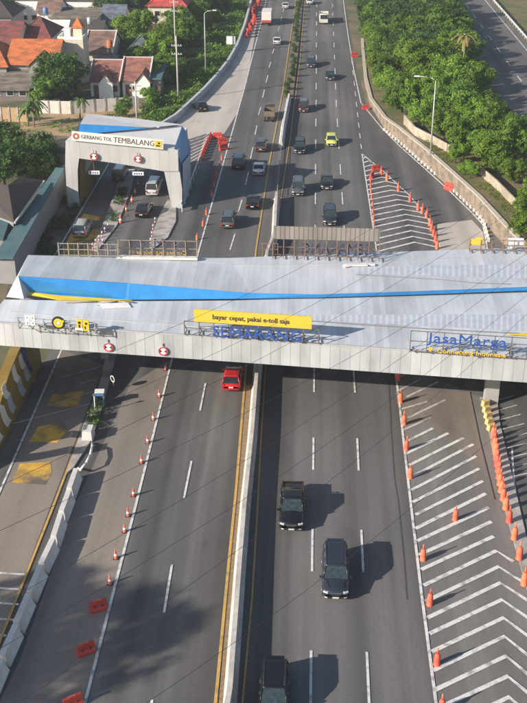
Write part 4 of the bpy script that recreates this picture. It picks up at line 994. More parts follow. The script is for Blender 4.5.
vehicle('mpv', 228.5, 224, 0, GRY, 'dark car closest to the canopy on the left carriageway')
d = (G(228, 62) - G(190, 107)); vehicle('sedan', 200.5, 109.5, math.atan2(d.y, d.x) - PI / 2 + .55, BLK, 'black car alone on the pale merging ramp beside the parapet')
vehicle('mpv', 83, 232.5, 0, SIL, 'silver car on the ochre paint below the small gate')
vehicle('van', 154, 192, 0, WHT, 'white van passing through the right opening of the small gate', 'van', metal=0.)
vehicle('sedan', 144.3, 213.5, -.05, BLK, 'black car just below the white van at the small gate')
vehicle('van', 120.5, 178, 0, GRY, 'pale-roofed van inside the left opening of the small gate', 'van', top=paint('white', (.75, .75, .74), 0.))
def truck(px, py, rz, label, cab_col, box_col, kind='box', Lb=6.0):
    r = empty('truck', G(px, py), rz, label, 'truck'); cm = paint(*cab_col, 0.); bm_ = mat('truck_' + box_col[0], box_col[1], .6, .1, 1)
    yb = 2.2
    def cabring(y, z0, z1, hw): 
        half = [(0, z0), (hw * .92, z0), (hw, z0 + .12), (hw, z1 - .5), (hw * .93, z1 - .08), (hw * .84, z1), (0, z1 + .03)]
        return [Vector((x, y, z)) for x, z in half] + [Vector((-x, y, z)) for x, z in half[::-1][1:-1]]
    mb = MB(); mb.loft([cabring(yb + .05, .55, 2.35, 1.05), cabring(yb + 1.2, .5, 2.4, 1.08), cabring(yb + 1.75, .45, 2.0, 1.06), cabring(yb + 2.0, .45, 1.3, 1.0)]); mb.build('cab', cm, r)
    mb = MB(); mb.add([Vector(v) for v in [(-.9, yb + 2.0, 1.3), (.9, yb + 2.0, 1.3), (.86, yb + 1.55, 2.22), (-.86, yb + 1.55, 2.22)]], [(0, 1, 2, 3)]); mb.prism([Vector((-.92, yb + 2.03, 1.32)), Vector((.92, yb + 2.03, 1.32)), Vector((.86, yb + 1.66, 2.14)), Vector((-.86, yb + 1.66, 2.14))], (0, .03, .02)); mb.build('windscreen', M_glass, r)
    mb = MB(); mb.box((0, -.6, .62), (.8, Lb + 1.2, .25)); mb.build('chassis', M_trim, r)
    for sx in (-1, 1):
        for y in (yb + .9, -1.9):
            mb = MB(); mb.bar((sx * .72, y, .45), (sx * 1.06, y, .45), .45, 16); wh = mb.build('wheel', M_tyre, r)
            mb = MB(); mb.bar((sx * 1.05, y, .45), (sx * 1.075, y, .45), .25, 10); mb.build('rim', M_rim, wh)
        mb = MB(); mb.box((sx * .8, yb + 2.02, .85), (.3, .06, .2)); mb.build('headlight', M_head, r)
        mb = MB(); mb.box((sx * .85, yb - Lb - .12, .75), (.3, .06, .16)); mb.build('tail_light', M_tail, r)
    if kind == 'box':
        mb = MB(); mb.box((0, yb - .1 - Lb / 2, 2.0), (2.3, Lb, 2.4)); mb.build('box_body', bm_, r)
        mb = MB(); mb.box((0, yb - .1 - Lb - .03, 1.1), (2.34, .05, .5)); mb.build('rear_bumper', M_dred, r)
        mb = MB()
        for i in range(6): mb.box((0, yb - .6 - i * Lb / 6, 3.215), (2.3, .06, .03))
        mb.build('roof_rib', MATS['trim_grey'], r)
    else:
        mb = MB(); mb.box((0, yb - .1 - Lb / 2, .95), (2.2, Lb, .18))
        mb.build('flatbed', bm_, r)
        for sx in (-1, 1): mb = MB(); mb.box((sx * 1.1, yb - .1 - Lb / 2, 1.5), (.07, Lb, 1.0)); mb.build('side_board', bm_, r)
        for y in (yb - .12, yb - .1 - Lb): mb = MB(); mb.box((0, y, 1.5), (2.26, .07, 1.0)); mb.build('end_board', bm_, r)
    return r
truck(267, 23, 0, 'white box truck with red rear bumper on the left carriageway', WHT, ('white_box', (.70, .66, .60)))
truck(323.7, 21.5, PI, 'cream lorry with empty open bed coming down the right carriageway', ('cream', (.62, .58, .48)), ('cream_boards', (.55, .52, .44)), 'open', 5.0)
truck(269.5, 119, 0, 'small open truck with brown slatted sides on the left carriageway', ('dark_brown', (.06, .05, .045)), ('brown_boards', (.16, .12, .09)), 'open', 3.6).scale = (.82, .82, .82)
truck(271, -2, 0, 'white truck mostly cut off by the top edge on the left carriageway', WHT, ('white_box', (.70, .66, .60)))

# ------------------------------------------------------------------ poles
M_pole = mat('pole_galvanised', (.50, .50, .48), .5, .08, 2, metal=.2)
def lamp_post(base, h, arm, label):
    r = empty('street_lamp', base, 0, label, 'street lamp')
    mb = MB(); mb.bar((0, 0, 0), (0, 0, h), .13, 8, 0, .07); mb.build('pole', M_pole, r)
    mb = MB(); mb.tube([Vector(v) for v in [(0, 0, h), (arm * .25, 0, h + .45), (arm * .9, 0, h + .65)]], .06); mb.build('arm', M_pole, r)
    mb = MB(); mb.box((arm, 0, h + .64), (.75, .28, .13)); mb.build('lamp_head', M_whitep, r)
    mb = MB(); mb.box((0, 0, .15), (.5, .5, .3)); mb.build('footing', M_kerb, r)
b_ = G(205.8, 75); lamp_post(b_, GY(205.8, 11.5, b_.y).z - .4, 2.0, 'tall street lamp among the trees left of the merging ramp')
b_ = G(430.5, 155, TZ); lamp_post(b_, GY(432.5, 78, b_.y).z - TZ - .4, -2.7, 'tall street lamp on the grass terrace in front of the right-hand trees')
def utility(base, h, label, arm_z=.85):
    r = empty('utility_pole', base, 0, label, 'utility pole')
    mb = MB(); mb.bar((0, 0, 0), (0, 0, h), .17, 8, 0, .11); mb.build('pole', mat('pole_concrete', (.50, .48, .44), .8, .1, 2), r)
    for k in (0, 1):
        mb = MB(); mb.box((0, 0, h * (arm_z - .13 * k)), (1.9, .12, .12)); ca = mb.build('cross_arm', M_kerb, r)
        mb = MB()
        for x in (-.8, -.35, .35, .8): mb.bar((x, 0, h * (arm_z - .13 * k) + .06), (x, 0, h * (arm_z - .13 * k) + .25), .06)
        mb.build('insulator', M_whitep, ca)
b_ = G(178.3, 100); utility(b_, GY(178.3, 36, b_.y).z, 'tall concrete utility pole with cross arms behind the small gate')
b_ = G(137, 121); utility(b_, GY(137, 82, b_.y).z, 'shorter utility pole directly behind the small gate roof', .9)
b_ = G(176, 60); utility(b_, GY(176, -8, b_.y).z, 'farther utility pole between the red-roofed house and the trees')
b_ = G(231, 53); r = empty('notice_board', b_, 0, 'plain white notice board on two posts beside the ramp', 'sign')
for x in (-.6, .6): mb = MB(); mb.box((x, 0, 1.1), (.08, .08, 2.2)); mb.build('post', M_pole, r)
mb = MB(); mb.box((0, 0, 2.7), (1.9, .07, 1.7)); mb.build('panel', M_whitep, r)
# overhead wires hanging across the view (they hang from towers beyond the picture)
M_wire = mat('wire', (.05, .05, .05), .6, .05, 3)
wires = [[(-60, 440), (110, 387), (220, 340), (275, 311), (361, 258), (420, 218)],
         [(-60, 545), (110, 462), (244, 397), (297, 368), (400, 305), (478, 252), (560, 195)],
         [(-60, 590), (110, 505), (200, 463), (267, 435), (364, 371), (440, 322), (527, 268), (600, 222)],
         [(-60, 500), (110, 425), (240, 372), (330, 325), (410, 272), (500, 212)],
         [(-40, 660), (60, 575), (150, 520), (250, 460), (370, 385), (470, 318), (560, 255)],
         [(-40, 705), (36, 636), (120, 568), (193, 513), (280, 455), (380, 392), (440, 355), (560, 285)],
         [(20, 735), (50, 702), (181, 595), (248, 537), (360, 450), (440, 385), (560, 300)],
         [(130, 745), (167, 703), (245, 625), (345, 540), (440, 470), (580, 372)]]
for i, L in enumerate(wires):
    zs = 27.0 - i * .5; P = [G(x, y, zs) for x, y in L]
    # smooth: straight chord in plan with a parabolic sag
    a, b_ = P[0], P[-1]; pts = []
    for k in range(33):
        t = k / 32; q = a.lerp(b_, t); q.z = zs + 1.2 - 4 * 1.0 * t * (1 - t); pts.append(q - a)
    mb = MB(); mb.tube(pts, .0075, 4); o = mb.build('overhead_wire', M_wire, None, a)
    tag(o, 'thin overhead wire crossing the motorway, %s from the top' % (ORD[i] if i else 'first'), 'wire', 'overhead wires')

# ------------------------------------------------------------------ HOUSES
M_rf = {k: mat('roof_' + k, c, .85, .4, 2.2, col2=tuple(q * .8 for q in c2), stretch=(1, 2, 2), bump=.5) for k, c, c2 in [
    ('orange', (.52, .15, .05), (.40, .13, .05)), ('brown', (.22, .13, .10), (.15, .10, .08)), ('redbrown', (.30, .12, .09), (.22, .10, .08)), ('maroon', (.22, .06, .055), (.15, .06, .05)),
    ('slate', (.13, .15, .19), (.10, .12, .15)), ('red', (.50, .07, .06), (.38, .06, .05)), ('dark', (.058, .05, .047), (.08, .065, .058)), ('teal', (.055, .125, .145), (.10, .17, .18)), ('greybrown', (.20, .17, .14), (.14, .12, .10))]}
M_wl = {k: mat('plaster_' + k, c, .85, .1, 1) for k, c in [('white', (.76, .75, .72)), ('cream', (.62, .55, .42)), ('grey', (.25, .25, .25)), ('dim', (.16, .14, .13)), ('tan', (.42, .33, .24))]}
M_ridge = mat('ridge_cap', (.58, .54, .50), .8, .1, 1)
def house(x0, x1, yb, h, d, rh, roof, wall, label, rtype='gable', cap=False, wins=2, door=True, cat='house', two=False, cross=None):
    A, B = G(x0, yb), G(x1, yb); wd = (B - A).length; c = (A + B) / 2
    r = empty('house' if cat == 'house' else cat.replace(' ', '_'), c, 0, label, cat); hw = wd / 2
    mb = MB(); mb.box((0, d / 2, h / 2), (wd - .5, d - .5, h))
    if rtype == 'gable': 
        for x in (-hw + .25, hw - .25): mb.prism([Vector((x, .25, h)), Vector((x, d - .25, h)), Vector((x, d / 2, h + rh - .1))], (-.02 * (1 if x > 0 else -1), 0, 0))
    mb.build('wall', M_wl[wall], r)
    mb = MB(); t = .14
    if rtype == 'gable':
        for s_ in (0, 1):
            y0 = -.4 if s_ == 0 else d + .4; sl = rh / (d / 2)
            pts = [Vector((-hw, y0, h - .4 * sl)), Vector((hw, y0, h - .4 * sl)), Vector((hw, d / 2, h + rh)), Vector((-hw, d / 2, h + rh))]
            mb.prism(pts, (0, 0, t))
    elif rtype == 'hip':
        i = min(hw, d / 2) * .95; a = [(-hw - .3, -.4), (hw + .3, -.4), (hw + .3, d + .4), (-hw - .3, d + .4)]; rg = [(-max(hw - i, .01), d / 2), (max(hw - i, .01), d / 2)]
        z0, z1 = h + .02, h + rh; V = [Vector((x, y, z0)) for x, y in a] + [Vector((x, y, z1)) for x, y in rg]
        mb.add(V, [(0, 1, 5, 4), (1, 2, 5), (2, 3, 4, 5), (3, 0, 4), (3, 2, 1, 0)])
    elif rtype == 'shed':
        mb.prism([Vector((-hw, -.4, h + .05)), Vector((hw, -.4, h + .05)), Vector((hw, d + .3, h + rh)), Vector((-hw, d + .3, h + rh))], (0, 0, t))
    else:
        mb.box((0, d / 2, h + .1), (wd, d, .18))
        for y in (0, d): mb.box((0, y, h + .35), (wd, .15, .5))
    rf_ = mb.build('roof', M_rf[roof], r)
    if cap and rtype == 'gable':
        mb = MB()
        for x in (-hw - .02, hw + .02):
            for (ya, za, yb_, zb_) in ((-.45, h - .4 * rh / (d / 2), d / 2, h + rh), (d / 2, h + rh, d + .4, h - .3)):
                mb.bar((x, ya, za + .22), (x, yb_, zb_ + .22), .17, 4)
        mb.bar((-hw, d / 2, h + rh + .15), (hw, d / 2, h + rh + .15), .13, 4); mb.build('ridge', M_ridge, rf_)
    elif rtype in ('gable', 'hip'):
        mb = MB(); l_ = hw if rtype == 'gable' else max(hw - min(hw, d / 2) * .95, .05); mb.bar((-l_, d / 2, h + rh + .1), (l_, d / 2, h + rh + .1), .12, 4)
        if rtype == 'hip':
            for sx in (-1, 1):
                for y in (-.4, d + .4): mb.bar((sx * l_, d / 2, h + rh + .05), (sx * (hw + .3), y, h + .08), .1, 4)
        mb.build('ridge', M_rf[roof], rf_)
    if cross:
        cxx, cw, cdp = cross; crh = rh * .6
        mb = MB(); ch = h - .1
        for s_ in (-1, 1): mb.prism([Vector((cxx + s_ * (cw / 2 + .3), -cdp, ch - .2)), Vector((cxx, -cdp, ch + crh)), Vector((cxx, d / 2, ch + crh)), Vector((cxx + s_ * (cw / 2 + .3), d * .2, ch - .2))], (0, 0, .12))
        mb.build('porch_roof', M_rf[roof], r)
        mb = MB(); mb.prism([Vector((cxx - cw / 2, -cdp + .3, 0)), Vector((cxx + cw / 2, -cdp + .3, 0)), Vector((cxx + cw / 2, -cdp + .3, ch - .2)), Vector((cxx, -cdp + .3, ch + crh - .2)), Vector((cxx - cw / 2, -cdp + .3, ch - .2))], (0, .2, 0)); mb.build('porch_wall', M_wl[wall], r)
    fl = [(1.5, 0)] + ([(4.4, 1)] if two else [])
    for zc_, f in fl:
        for i in range(wins):
            x = -hw + wd * (i + 1) / (wins + 1) + (0.9 if door and f == 0 else 0)
            mb = MB(); mb.box((x, .22, zc_), (1.35, .1, 1.25)); wf = mb.build('window', M_ridge, r)
            mb = MB(); mb.box((x, .16, zc_), (1.1, .06, 1.0)); mb.build('pane', M_glass, wf)
    if door:
        x = -hw + 1.3; mb = MB(); mb.box((x, .2, 1.05), (1.0, .12, 2.1)); dd = mb.build('door', mat('door_brown', (.14, .08, .05), .6, .1, 2), r)
        mb = MB(); mb.bar((x + .35, .12, 1.0), (x + .35, .08, 1.0), .05); mb.build('handle', M_rim, dd)
    return r
house(89.5, 120.5, 97, 2.9, 11, 2.6, 'redbrown', 'white', 'left of two attached red-brown roofed bungalows behind the white wall', cap=True, cross=(.4, 2.6, 1.2))
house(121.3, 150, 96.5, 3.0, 11.5, 2.8, 'redbrown', 'white', 'right of two attached red-brown roofed bungalows behind the white wall', cap=True, cross=(1.6, 2.6, 1.2))
house(151, 162, 97, 3.2, 10, .7, 'teal', 'grey', 'narrow shed with pale blue roof beside the right bungalow', 'shed', wins=0, cat='shed')
house(122, 156, 73, 3.0, 10, 3.2, 'slate', 'grey', 'house with blue-grey hipped roof behind the bungalows', 'hip', door=False)
house(85.5, 114, 74, 4.2, 12, 3.0, 'brown', 'cream', 'house with plain brown roof right of the cream tower', cap=True, wins=1)
house(96, 117, 80, 3.4, 4, .4, 'greybrown', 'white', 'low pale lean-to in front of the plain brown roof', 'shed', wins=2, door=False, cat='shed')
# tower
A, B = G(61, 83), G(86, 83); wd = (B - A).length; tw = empty('tower', (A + B) / 2, 0, 'square cream tower with a small orange pyramid roof', 'tower'); tz = GY(73, 40, A.y).z
mb = MB(); mb.box((0, 2.5, tz / 2), (wd, 5, tz)); mb.build('wall', M_wl['cream'], tw)
mb = MB(); mb.box((0, .05, tz + .3), (wd, .2, .6)); mb.box((-wd / 2 + .1, 2.5, tz + .3), (.2, 4.9, .6)); mb.box((wd / 2 - .1, 2.5, tz + .3), (.2, 4.9, .6)); mb.build('parapet', M_wl['white'], tw)
mb = MB(); mb.box((1.0, 3.2, tz + .9), (1.7, 1.7, 1.8)); mb.build('turret', M_wl['cream'], tw)
mb = MB(); mb.bar((1.0, 3.2, tz + 1.8), (1.0, 3.2, tz + 3.6), 1.6, 4, 0, .03); mb.build('roof', M_rf['orange'], tw)
mb = MB(); mb.box((-1.0, 3.0, tz + .8), (1.2, 1.6, 1.6)); mb.build('stair_head', M_wl['white'], tw)
mb = MB(); mb.box((.9, -.04, tz - 2.6), (.4, .08, .4)); mb.build('window', M_glass, tw)
house(8, 60.5, 92, 5.2, 12, 3.2, 'orange', 'grey', 'house with bright orange tiled roof left of the cream tower', 'gable', wins=2, cross=(1.8, 4.2, 1.5))
house(-32, 10, 93, 4.8, 12, 4.0, 'orange', 'grey', 'orange-roofed house cut off by the left edge', 'hip', wins=2)
house(-20, 31, 101, 1.9, 15, 4.2, 'greybrown', 'dim', 'large grey-brown roofed hall at the left edge in front of the orange roofs', 'shed', wins=3, cat='building')
house(-12, 22, 62, 4.2, 11, 3.0, 'maroon', 'cream', 'maroon-roofed house at the left edge behind the orange roofs', 'gable')
house(20, 52, 58, 4.0, 12, 3.4, 'maroon', 'white', 'maroon hipped roof house next to the tower, left of it', 'hip')
house(50, 99, 40, 4.6, 12, .3, 'greybrown', 'white', 'long white flat-roofed building behind the cream tower', 'flat', wins=4, cat='building')
house(68, 104, 50, 3.0, 9, 2.4, 'dark', 'white', 'dark brown roof in front of the long white building', 'gable', wins=2)
house(55, 98, 20, 5.0, 12, 3.5, 'brown', 'white', 'brown-roofed house near the top edge behind the long white building', 'gable')
house(12, 50, 24, 5.5, 12, .3, 'greybrown', 'white', 'white flat-roofed house near the top left corner', 'flat', wins=3)
house(-25, 14, 40, 5.0, 12, 3.0, 'dark', 'grey', 'dark-roofed house at the left edge below the top corner', 'hip')
house(148, 187, 33, 6.0, 11, 3.4, 'red', 'cream', 'two-storey cream house with bright red roof near the top', 'hip', wins=3, two=True)
house(104, 136, 10, 5.0, 11, 3.0, 'brown', 'white', 'brown-roofed house at the top edge between the trees', 'gable')
for a_ in [(37, 62, 33, 4.6, 9, 2.6, 'brown', 'white', 'small brown-roofed house behind the maroon hipped roof'), (101, 126, 36, 3.6, 9, 2.6, 'slate', 'cream', 'small slate-roofed house right of the long white building'),
           (-22, 14, 17, 5, 10, 2.8, 'maroon', 'cream', 'maroon-roofed house in the top left corner'), (60, 78, 64, 3.4, 7, 2.2, 'redbrown', 'white', 'small red-brown roof squeezed behind the cream tower'),
           (112, 124, 66, 2.8, 7, 1.6, 'dark', 'cream', 'narrow dark roof between the plain brown roof and the blue-grey roof'), (30, 40, 74, 3.6, 6, 1.4, 'brown', 'grey', 'small brown lean-to roof at the end of the orange roof'),
           (100, 118, 24, 4, 8, .3, 'greybrown', 'white', 'small white flat-roofed block near the top'), (33, 46, 101, 2.6, 5, .8, 'slate', 'grey', 'low grey shed between the hall and the round tree')]:
    house(*a_, 'flat' if a_[5] < .5 else 'gable', wins=1, door=False)
def px_shed(name, roofpx, z, zfall, roof, wall, label, cat='shed', z0=0):
    P = [G(x, y, zz) for (x, y), zz in zip(roofpx, z)]; c = sum((p for p in P), Vector()) / len(P); c.z = 0
    r = empty(name, c, 0, label, cat); mb = MB(); mb.prism([p - c for p in P], (0, 0, .12)); mb.build('roof', M_rf[roof], r)
    mb = MB(); Q = [Vector(((p.x - c.x) * .96, (p.y - c.y) * .96, p.z - .02)) for p in P]; mb.drop(Q, 0); mb.build('wall', M_wl[wall], r); return r
px_shed('long_shed', [(56, 168), (64.5, 169), (13, 259), (-8, 259)], [3.2, 3.4, 3.4, 3.2], 0, 'teal', 'grey', 'long narrow shed with weathered teal roof along the left boundary')
px_shed('shed', [(-15, 218), (9, 222), (3, 240), (-15, 240)], [3.4] * 4, 0, 'teal', 'grey', 'small teal-roofed shed at the left edge below the dark roof')
px_shed('shed', [(38, 149), (48, 141), (67, 139), (65, 154)], [3.0] * 4, 0, 'dark', 'grey', 'small dark flat roof squeezed beside the left leg of the small gate')
r = px_shed('house', [(-30, 178), (8, 186), (14, 223), (-30, 206)], [6.2, 6.2, 3.8, 3.8], 0, 'dark', 'grey', 'big dark tiled hip roof at the left edge below the dark trees', 'house')
P = [G(8, 186, 6.2), G(20, 178, 5.2), G(44, 181, 3.8), G(14, 223, 3.8)]; mb = MB(); mb.prism([p - r.location for p in P], (0, 0, .12)); mb.build('roof_side', M_rf['dark'], r)
mb = MB(); mb.bar(G(44, 181, 3.95) - r.location, G(14.5, 223, 3.95) - r.location, .14, 4); mb.build('gutter', M_ridge, r)
def tank(px, py, z, col, label):
    r = empty('water_tank', G(px, py, z), 0, label, 'water tank')
    mb = MB(); mb.lathe((0, 0, .9), [(.55, 0), (.58, .2), (.58, 1.1), (.4, 1.35), (.15, 1.42)], 12); mb.build('tank', col, r)
    for x in (-.4, .4):
        for y in (-.4, .4): mb = MB(); mb.box((x, y, .45 - z * .0), (.08, .08, .9)); mb.build('leg', M_steel, r)
tank(110, 52, 5.5, M_rf['orange'], 'orange water tank behind the plain brown roof'); tank(46, 18, 5.6, mat('tank_blue', (.1, .2, .4), .5, .1, 1), 'blue water tank on the white flat roof near the top left'); tank(90, 28, 4.9, mat('tank_grey', (.5, .5, .5), .4, .1, 1, metal=.5), 'grey water tank on the long white building')
tank(-1, 50, 6.0, MATS['tank_grey'], 'grey water tank at the left edge among the maroon roofs')
# boundary walls
pts = GP([(13.5, 265), (35, 228), (66, 178)]); wall_run('boundary_wall', pts, [0] * 3, [2.0] * 3, .2, mat('wall_stained', (.32, .31, .29), .85, .3, 1.5, col2=(.2, .19, .17)), 'grey stained wall running beside the teal shed', 'wall')
def panel_wall(pts, h, label, m, n):
    r = empty('panel_wall', pts[0], 0, label, 'wall'); b0 = pts[0]
    for i in range(n):
        a, b_ = interp(pts, i / n)[0] - b0, interp(pts, (i + 1) / n)[0] - b0; dd = (b_ - a); rz = math.atan2(dd.y, dd.x)
        mb = MB(); mb.box((a + b_) / 2 + Vector((0, 0, h / 2)), (dd.length - .02, .12, h), rz); mb.build('panel', m, r)
        mb = MB(); mb.box(a + Vector((0, -.02, h / 2 + .05)), (.25, .25, h + .1), rz); mb.build('post', M_kerb, r)
panel_wall(GP([(38, 113), (70, 114), (100, 111.5), (125, 110), (139, 108.5)]), 2.2, 'pale panelled boundary wall in front of the bungalows', mat('wall_pale', (.62, .57, .52), .85, .1, 1), 9)
panel_wall(GP([(-15, 121), (27, 122)]), 2.4, 'tan corrugated fence at the left edge', mat('fence_tan', (.46, .30, .16), .8, .15, 2), 5)

# ------------------------------------------------------------------ TREES
def crown_mesh(name, mats, rx, ry, rz_, ncl, per, leaf, seed, lumps=9):
    rnd = random.Random(seed); V = []; F = []; MI = []
    L = []                                     # lumps: big lobes the clumps gather round
    for i in range(lumps):
        while True:
            p = Vector((rnd.uniform(-1, 1), rnd.uniform(-1, 1), rnd.uniform(-.8, 1)))
            if .35 < p.length < .8: break
        L.append((p, rnd.uniform(.32, .55)))
    for c in range(ncl):
        q, s_ = rnd.choice(L); d = Vector((rnd.gauss(0, 1), rnd.gauss(0, 1), rnd.gauss(0, 1) + .35)).normalized()
        p = q + d * s_ * rnd.uniform(.75, 1.05); base = Vector((p.x * rx, p.y * ry, p.z * rz_)); nrm = d; mi = rnd.choice((0, 0, 0, 1))
        for k in range(per):
            o = base + Vector((rnd.gauss(0, 1), rnd.gauss(0, 1), rnd.gauss(0, .8))) * leaf * 1.35
            n_ = (nrm + Vector((rnd.gauss(0, .6), rnd.gauss(0, .6), rnd.gauss(0, .5)))).normalized(); u = n_.orthogonal().normalized(); u.rotate(Matrix.Rotation(rnd.uniform(0, 6.28), 3, n_)); v = n_.cross(u)
            a = leaf * rnd.uniform(.6, 1.2); b = a * rnd.uniform(.45, .8); i0 = len(V)
            V += [o - u * a, o - v * b * .8, o + u * a, o + v * b * .8]; F.append((i0, i0 + 1, i0 + 2, i0 + 3)); MI.append(mi)
    me = bpy.data.meshes.new(name); me.from_pydata([tuple(v) for v in V], [], F)
    for m in mats: me.materials.append(m)
    me.polygons.foreach_set('material_index', MI); me.update(); return me
M_bark = mat('bark', (.10, .075, .055), .9, .3, 3)
LG = [leaf_mat('leaf_bright', (.155, .26, .026), (.20, .32, .036), .25), leaf_mat('leaf_mid', (.09, .175, .022), (.12, .21, .03), .25)]
LD = [leaf_mat('leaf_dark', (.065, .13, .026), (.09, .165, .034)), leaf_mat('leaf_dark_b', (.035, .07, .02), (.055, .10, .026))]
def tree_proto(name, mats, R_, hgt, seed, ncl=150, per=30, leaf=.20, rzf=.8, lumps=9):
    r = empty(name); hc = hgt - R_ * rzf
    me = crown_mesh('crown', mats, R_, R_, R_ * rzf, ncl, per, leaf, seed, lumps); o = bpy.data.objects.new('crown', me); COL.objects.link(o); o.parent = r; o.location = (0, 0, hc)
    mb = MB(); rnd = random.Random(seed); mb.bar((0, 0, -.3), (0, 0, hc * .75), .3, 8, 0, .18)
    for i in range(5): t = i * 1.256 + rnd.random(); mb.bar((0, 0, hc * .7), (math.cos(t) * R_ * .5, math.sin(t) * R_ * .5, hc + R_ * .2), .13, 5, 0, .04)
    mb.build('trunk', M_bark, r); return r
protos = [tree_proto('broadleaf_tree', LG, 4.2, 7.4, 1, 270, 50), tree_proto('broadleaf_tree', LG, 3.6, 6.6, 2, 230, 50), tree_proto('broadleaf_tree', LG[::-1], 4.6, 8.0, 3, 290, 50), tree_proto('dark_tree', LD, 4.0, 7.0, 4, 270, 50), tree_proto('round_tree', LD[:1] + LG[1:], 4.0, 7.8, 12, 520, 44, .22, .95, 30)]
pu = set()
def plant(i, p, rz, sc, label, cat='tree', group=None):
    q = protos[i]
    if i in pu: q = copy_tree(q)
    pu.add(i); q.location = p; q.rotation_euler = (0, 0, rz); q.scale = (sc, sc, sc * random.uniform(.9, 1.1)) if not isinstance(sc, tuple) else sc; tag(q, label, cat, group); return q
wallx = [G(x, y, 3.5) for x, y in [(366, 60), (372, 88), (404, 117), (436, 137), (458, 149), (496, 181), (518, 202), (560, 243)]]
wallx.insert(0, Vector((wallx[0].x - 1.5, 420, 0)))
def left_edge(Y):
    for i in range(len(wallx) - 1):
        a, b_ = wallx[i], wallx[i + 1]
        if b_.y <= Y <= a.y: t = (Y - a.y) / (b_.y - a.y); return a.x + (b_.x - a.x) * t
    return wallx[-1].x if Y < wallx[-1].y else wallx[0].x
rt = random.Random(11); Y = 118; nt_ = 0
while Y < 400:
    x = left_edge(Y) + 2.6 + rt.uniform(0, 1); xr = r2l - 2.5; col = 0
    while x < xr + .5:
        z = TZ - .2; i = rt.choice((0, 1, 2, 0, 1, 2, 3)) if Y > 205 else rt.choice((0, 0, 1, 2, 2, 1, 0))
        if Y > 235: i = rt.choice((3, 3, 2, 1, 3))
        nm = 'beside the upper wall' if col == 0 else ('on the side of the second road' if x > xr - 4 else 'in the middle of the belt')
        sc = rt.uniform(.8, 1.12) if col else rt.uniform(.62, .85)
        if x > xr - 4 and Y < 230: sc *= .72
        plant(i, (x, Y + rt.uniform(-1.5, 1.5), z), rt.uniform(0, 6.28), sc, 'green broadleaf tree %s between motorway and second road' % nm, 'tree', 'trees %s, right of the motorway' % nm)
        nt_ += 1; x += rt.uniform(4.6, 6.2); col += 1
    Y += rt.uniform(5.2, 6.6)
for i, (x, y) in enumerate([(470, 178), (455, 163), (520, 240), (527, 222), (540, 262)]):
    plant(1, G(x, y, TZ), i * 1.3, .42 if i < 2 else .5, 'low leafy bush in front of the upper wall', 'bush', 'bushes in front of the upper wall')
# left side trees
for k, (i, x, y, sc, lb) in enumerate([
    (4, 62, 99, 1.12, 'round dense green tree standing in front of the cream tower'),
    (3, 4, 186, 1.1, 'dark green tree at the left edge above the dark hip roof'), (3, 27, 183, 1.05, 'dark green tree between the left edge and the small gate'), (3, 44, 172, .8, 'smaller dark tree closest to the left leg of the gate'), (3, -5, 160, 1.0, 'dark tree at the left edge below the tan fence'),
    (0, 131, 46, 1.0, 'green tree left of the red-roofed house'), (1, 143, 38, .9, 'bright green tree touching the red-roofed house'), (0, 158, 72, .95, 'green tree right of the blue-grey hipped roof'), (2, 168, 84, .7, 'bush-like green tree beside the utility pole'),
    (3, 118, 86, .55, 'small dark tree squeezed behind the left bungalow'), (0, 42, 104, .6, 'small green tree between the round tree and the hall'), (3, 156, 90, .6, 'dark green bush against the narrow pale blue shed'), (0, 100, 58, .6, 'small tree between the brown roof and the tower'),
    (3, 112, 22, 1.1, 'dark tree at the top between brown roofs'), (3, 5, 25, 1.1, 'dark tree in the top left corner'), (3, -4, 58, .8, 'dark tree at the left edge among maroon roofs'), (3, 38, 12, .9, 'dark tree behind the white flat-roofed house'), (3, 142, 12, 1.0, 'dark tree beside the top of the red roof')]):
    plant(i, G(x, y), k * 1.7, sc, lb)
rt = random.Random(5)
edge = GP([(150, 118), (172, 112), (186, 98), (203, 78), (216, 58), (228, 40), (238, 18), (246, -5), (250, -30)])
for k in range(52):
    p, d_ = interp(edge, rt.random() ** .9); off = rt.uniform(3.2, 15); n_ = Vector((-abs(d_.y), 0, 0))
    q = p + Vector((-off, rt.uniform(-2, 2), 0)); i = rt.choice((0, 1, 3, 0, 2))
    sc = rt.uniform(.35, .55) if off < 6 else rt.uniform(.6, 1.0)
    if q.y < 185: sc = min(sc, .4)
    plant(i, q, rt.uniform(0, 6), sc, 'green tree or shrub on the bank left of the curved parapet' , 'tree', 'trees on the bank left of the merging ramp')
# unseen tall trees, added to cast a soft shadow across the lower left lanes
tall = tree_proto('shadow_tree', LD, 7.5, 26, 31, 300, 34, .3, .8, 16)
for k, (x, y) in enumerate([(-59, 27), (-64, 23)]):
    q = tall if k == 0 else copy_tree(tall); q.location = (x, y, 0); q.rotation_euler = (0, 0, k * 1.9)
    tag(q, 'very tall unseen tree added to shade the lower left lanes', 'tree', 'unseen trees added to shade the lower left lanes')
# median shrubs
sh = tree_proto('median_shrub', LD, .85, 1.5, 9, 60, 24, .11, .8); me_first = True
P0, P1 = G(288, 97), G(300, -30); k = 0; ml = GP([(288, 98), (294, 55), (299.5, 0), (303, -40)])
for k in range(34):
    p, _ = interp(ml, k / 34); o = sh if k == 0 else copy_tree(sh)
    s_ = random.uniform(.6, 1.05); o.location = p + Vector((random.uniform(-.2, .2), 0, .2)); o.rotation_euler = (0, 0, random.uniform(0, 6)); o.scale = (s_, s_, s_)
    tag(o, 'small rounded shrub in the planted median strip', 'shrub', 'shrubs in the planted median')
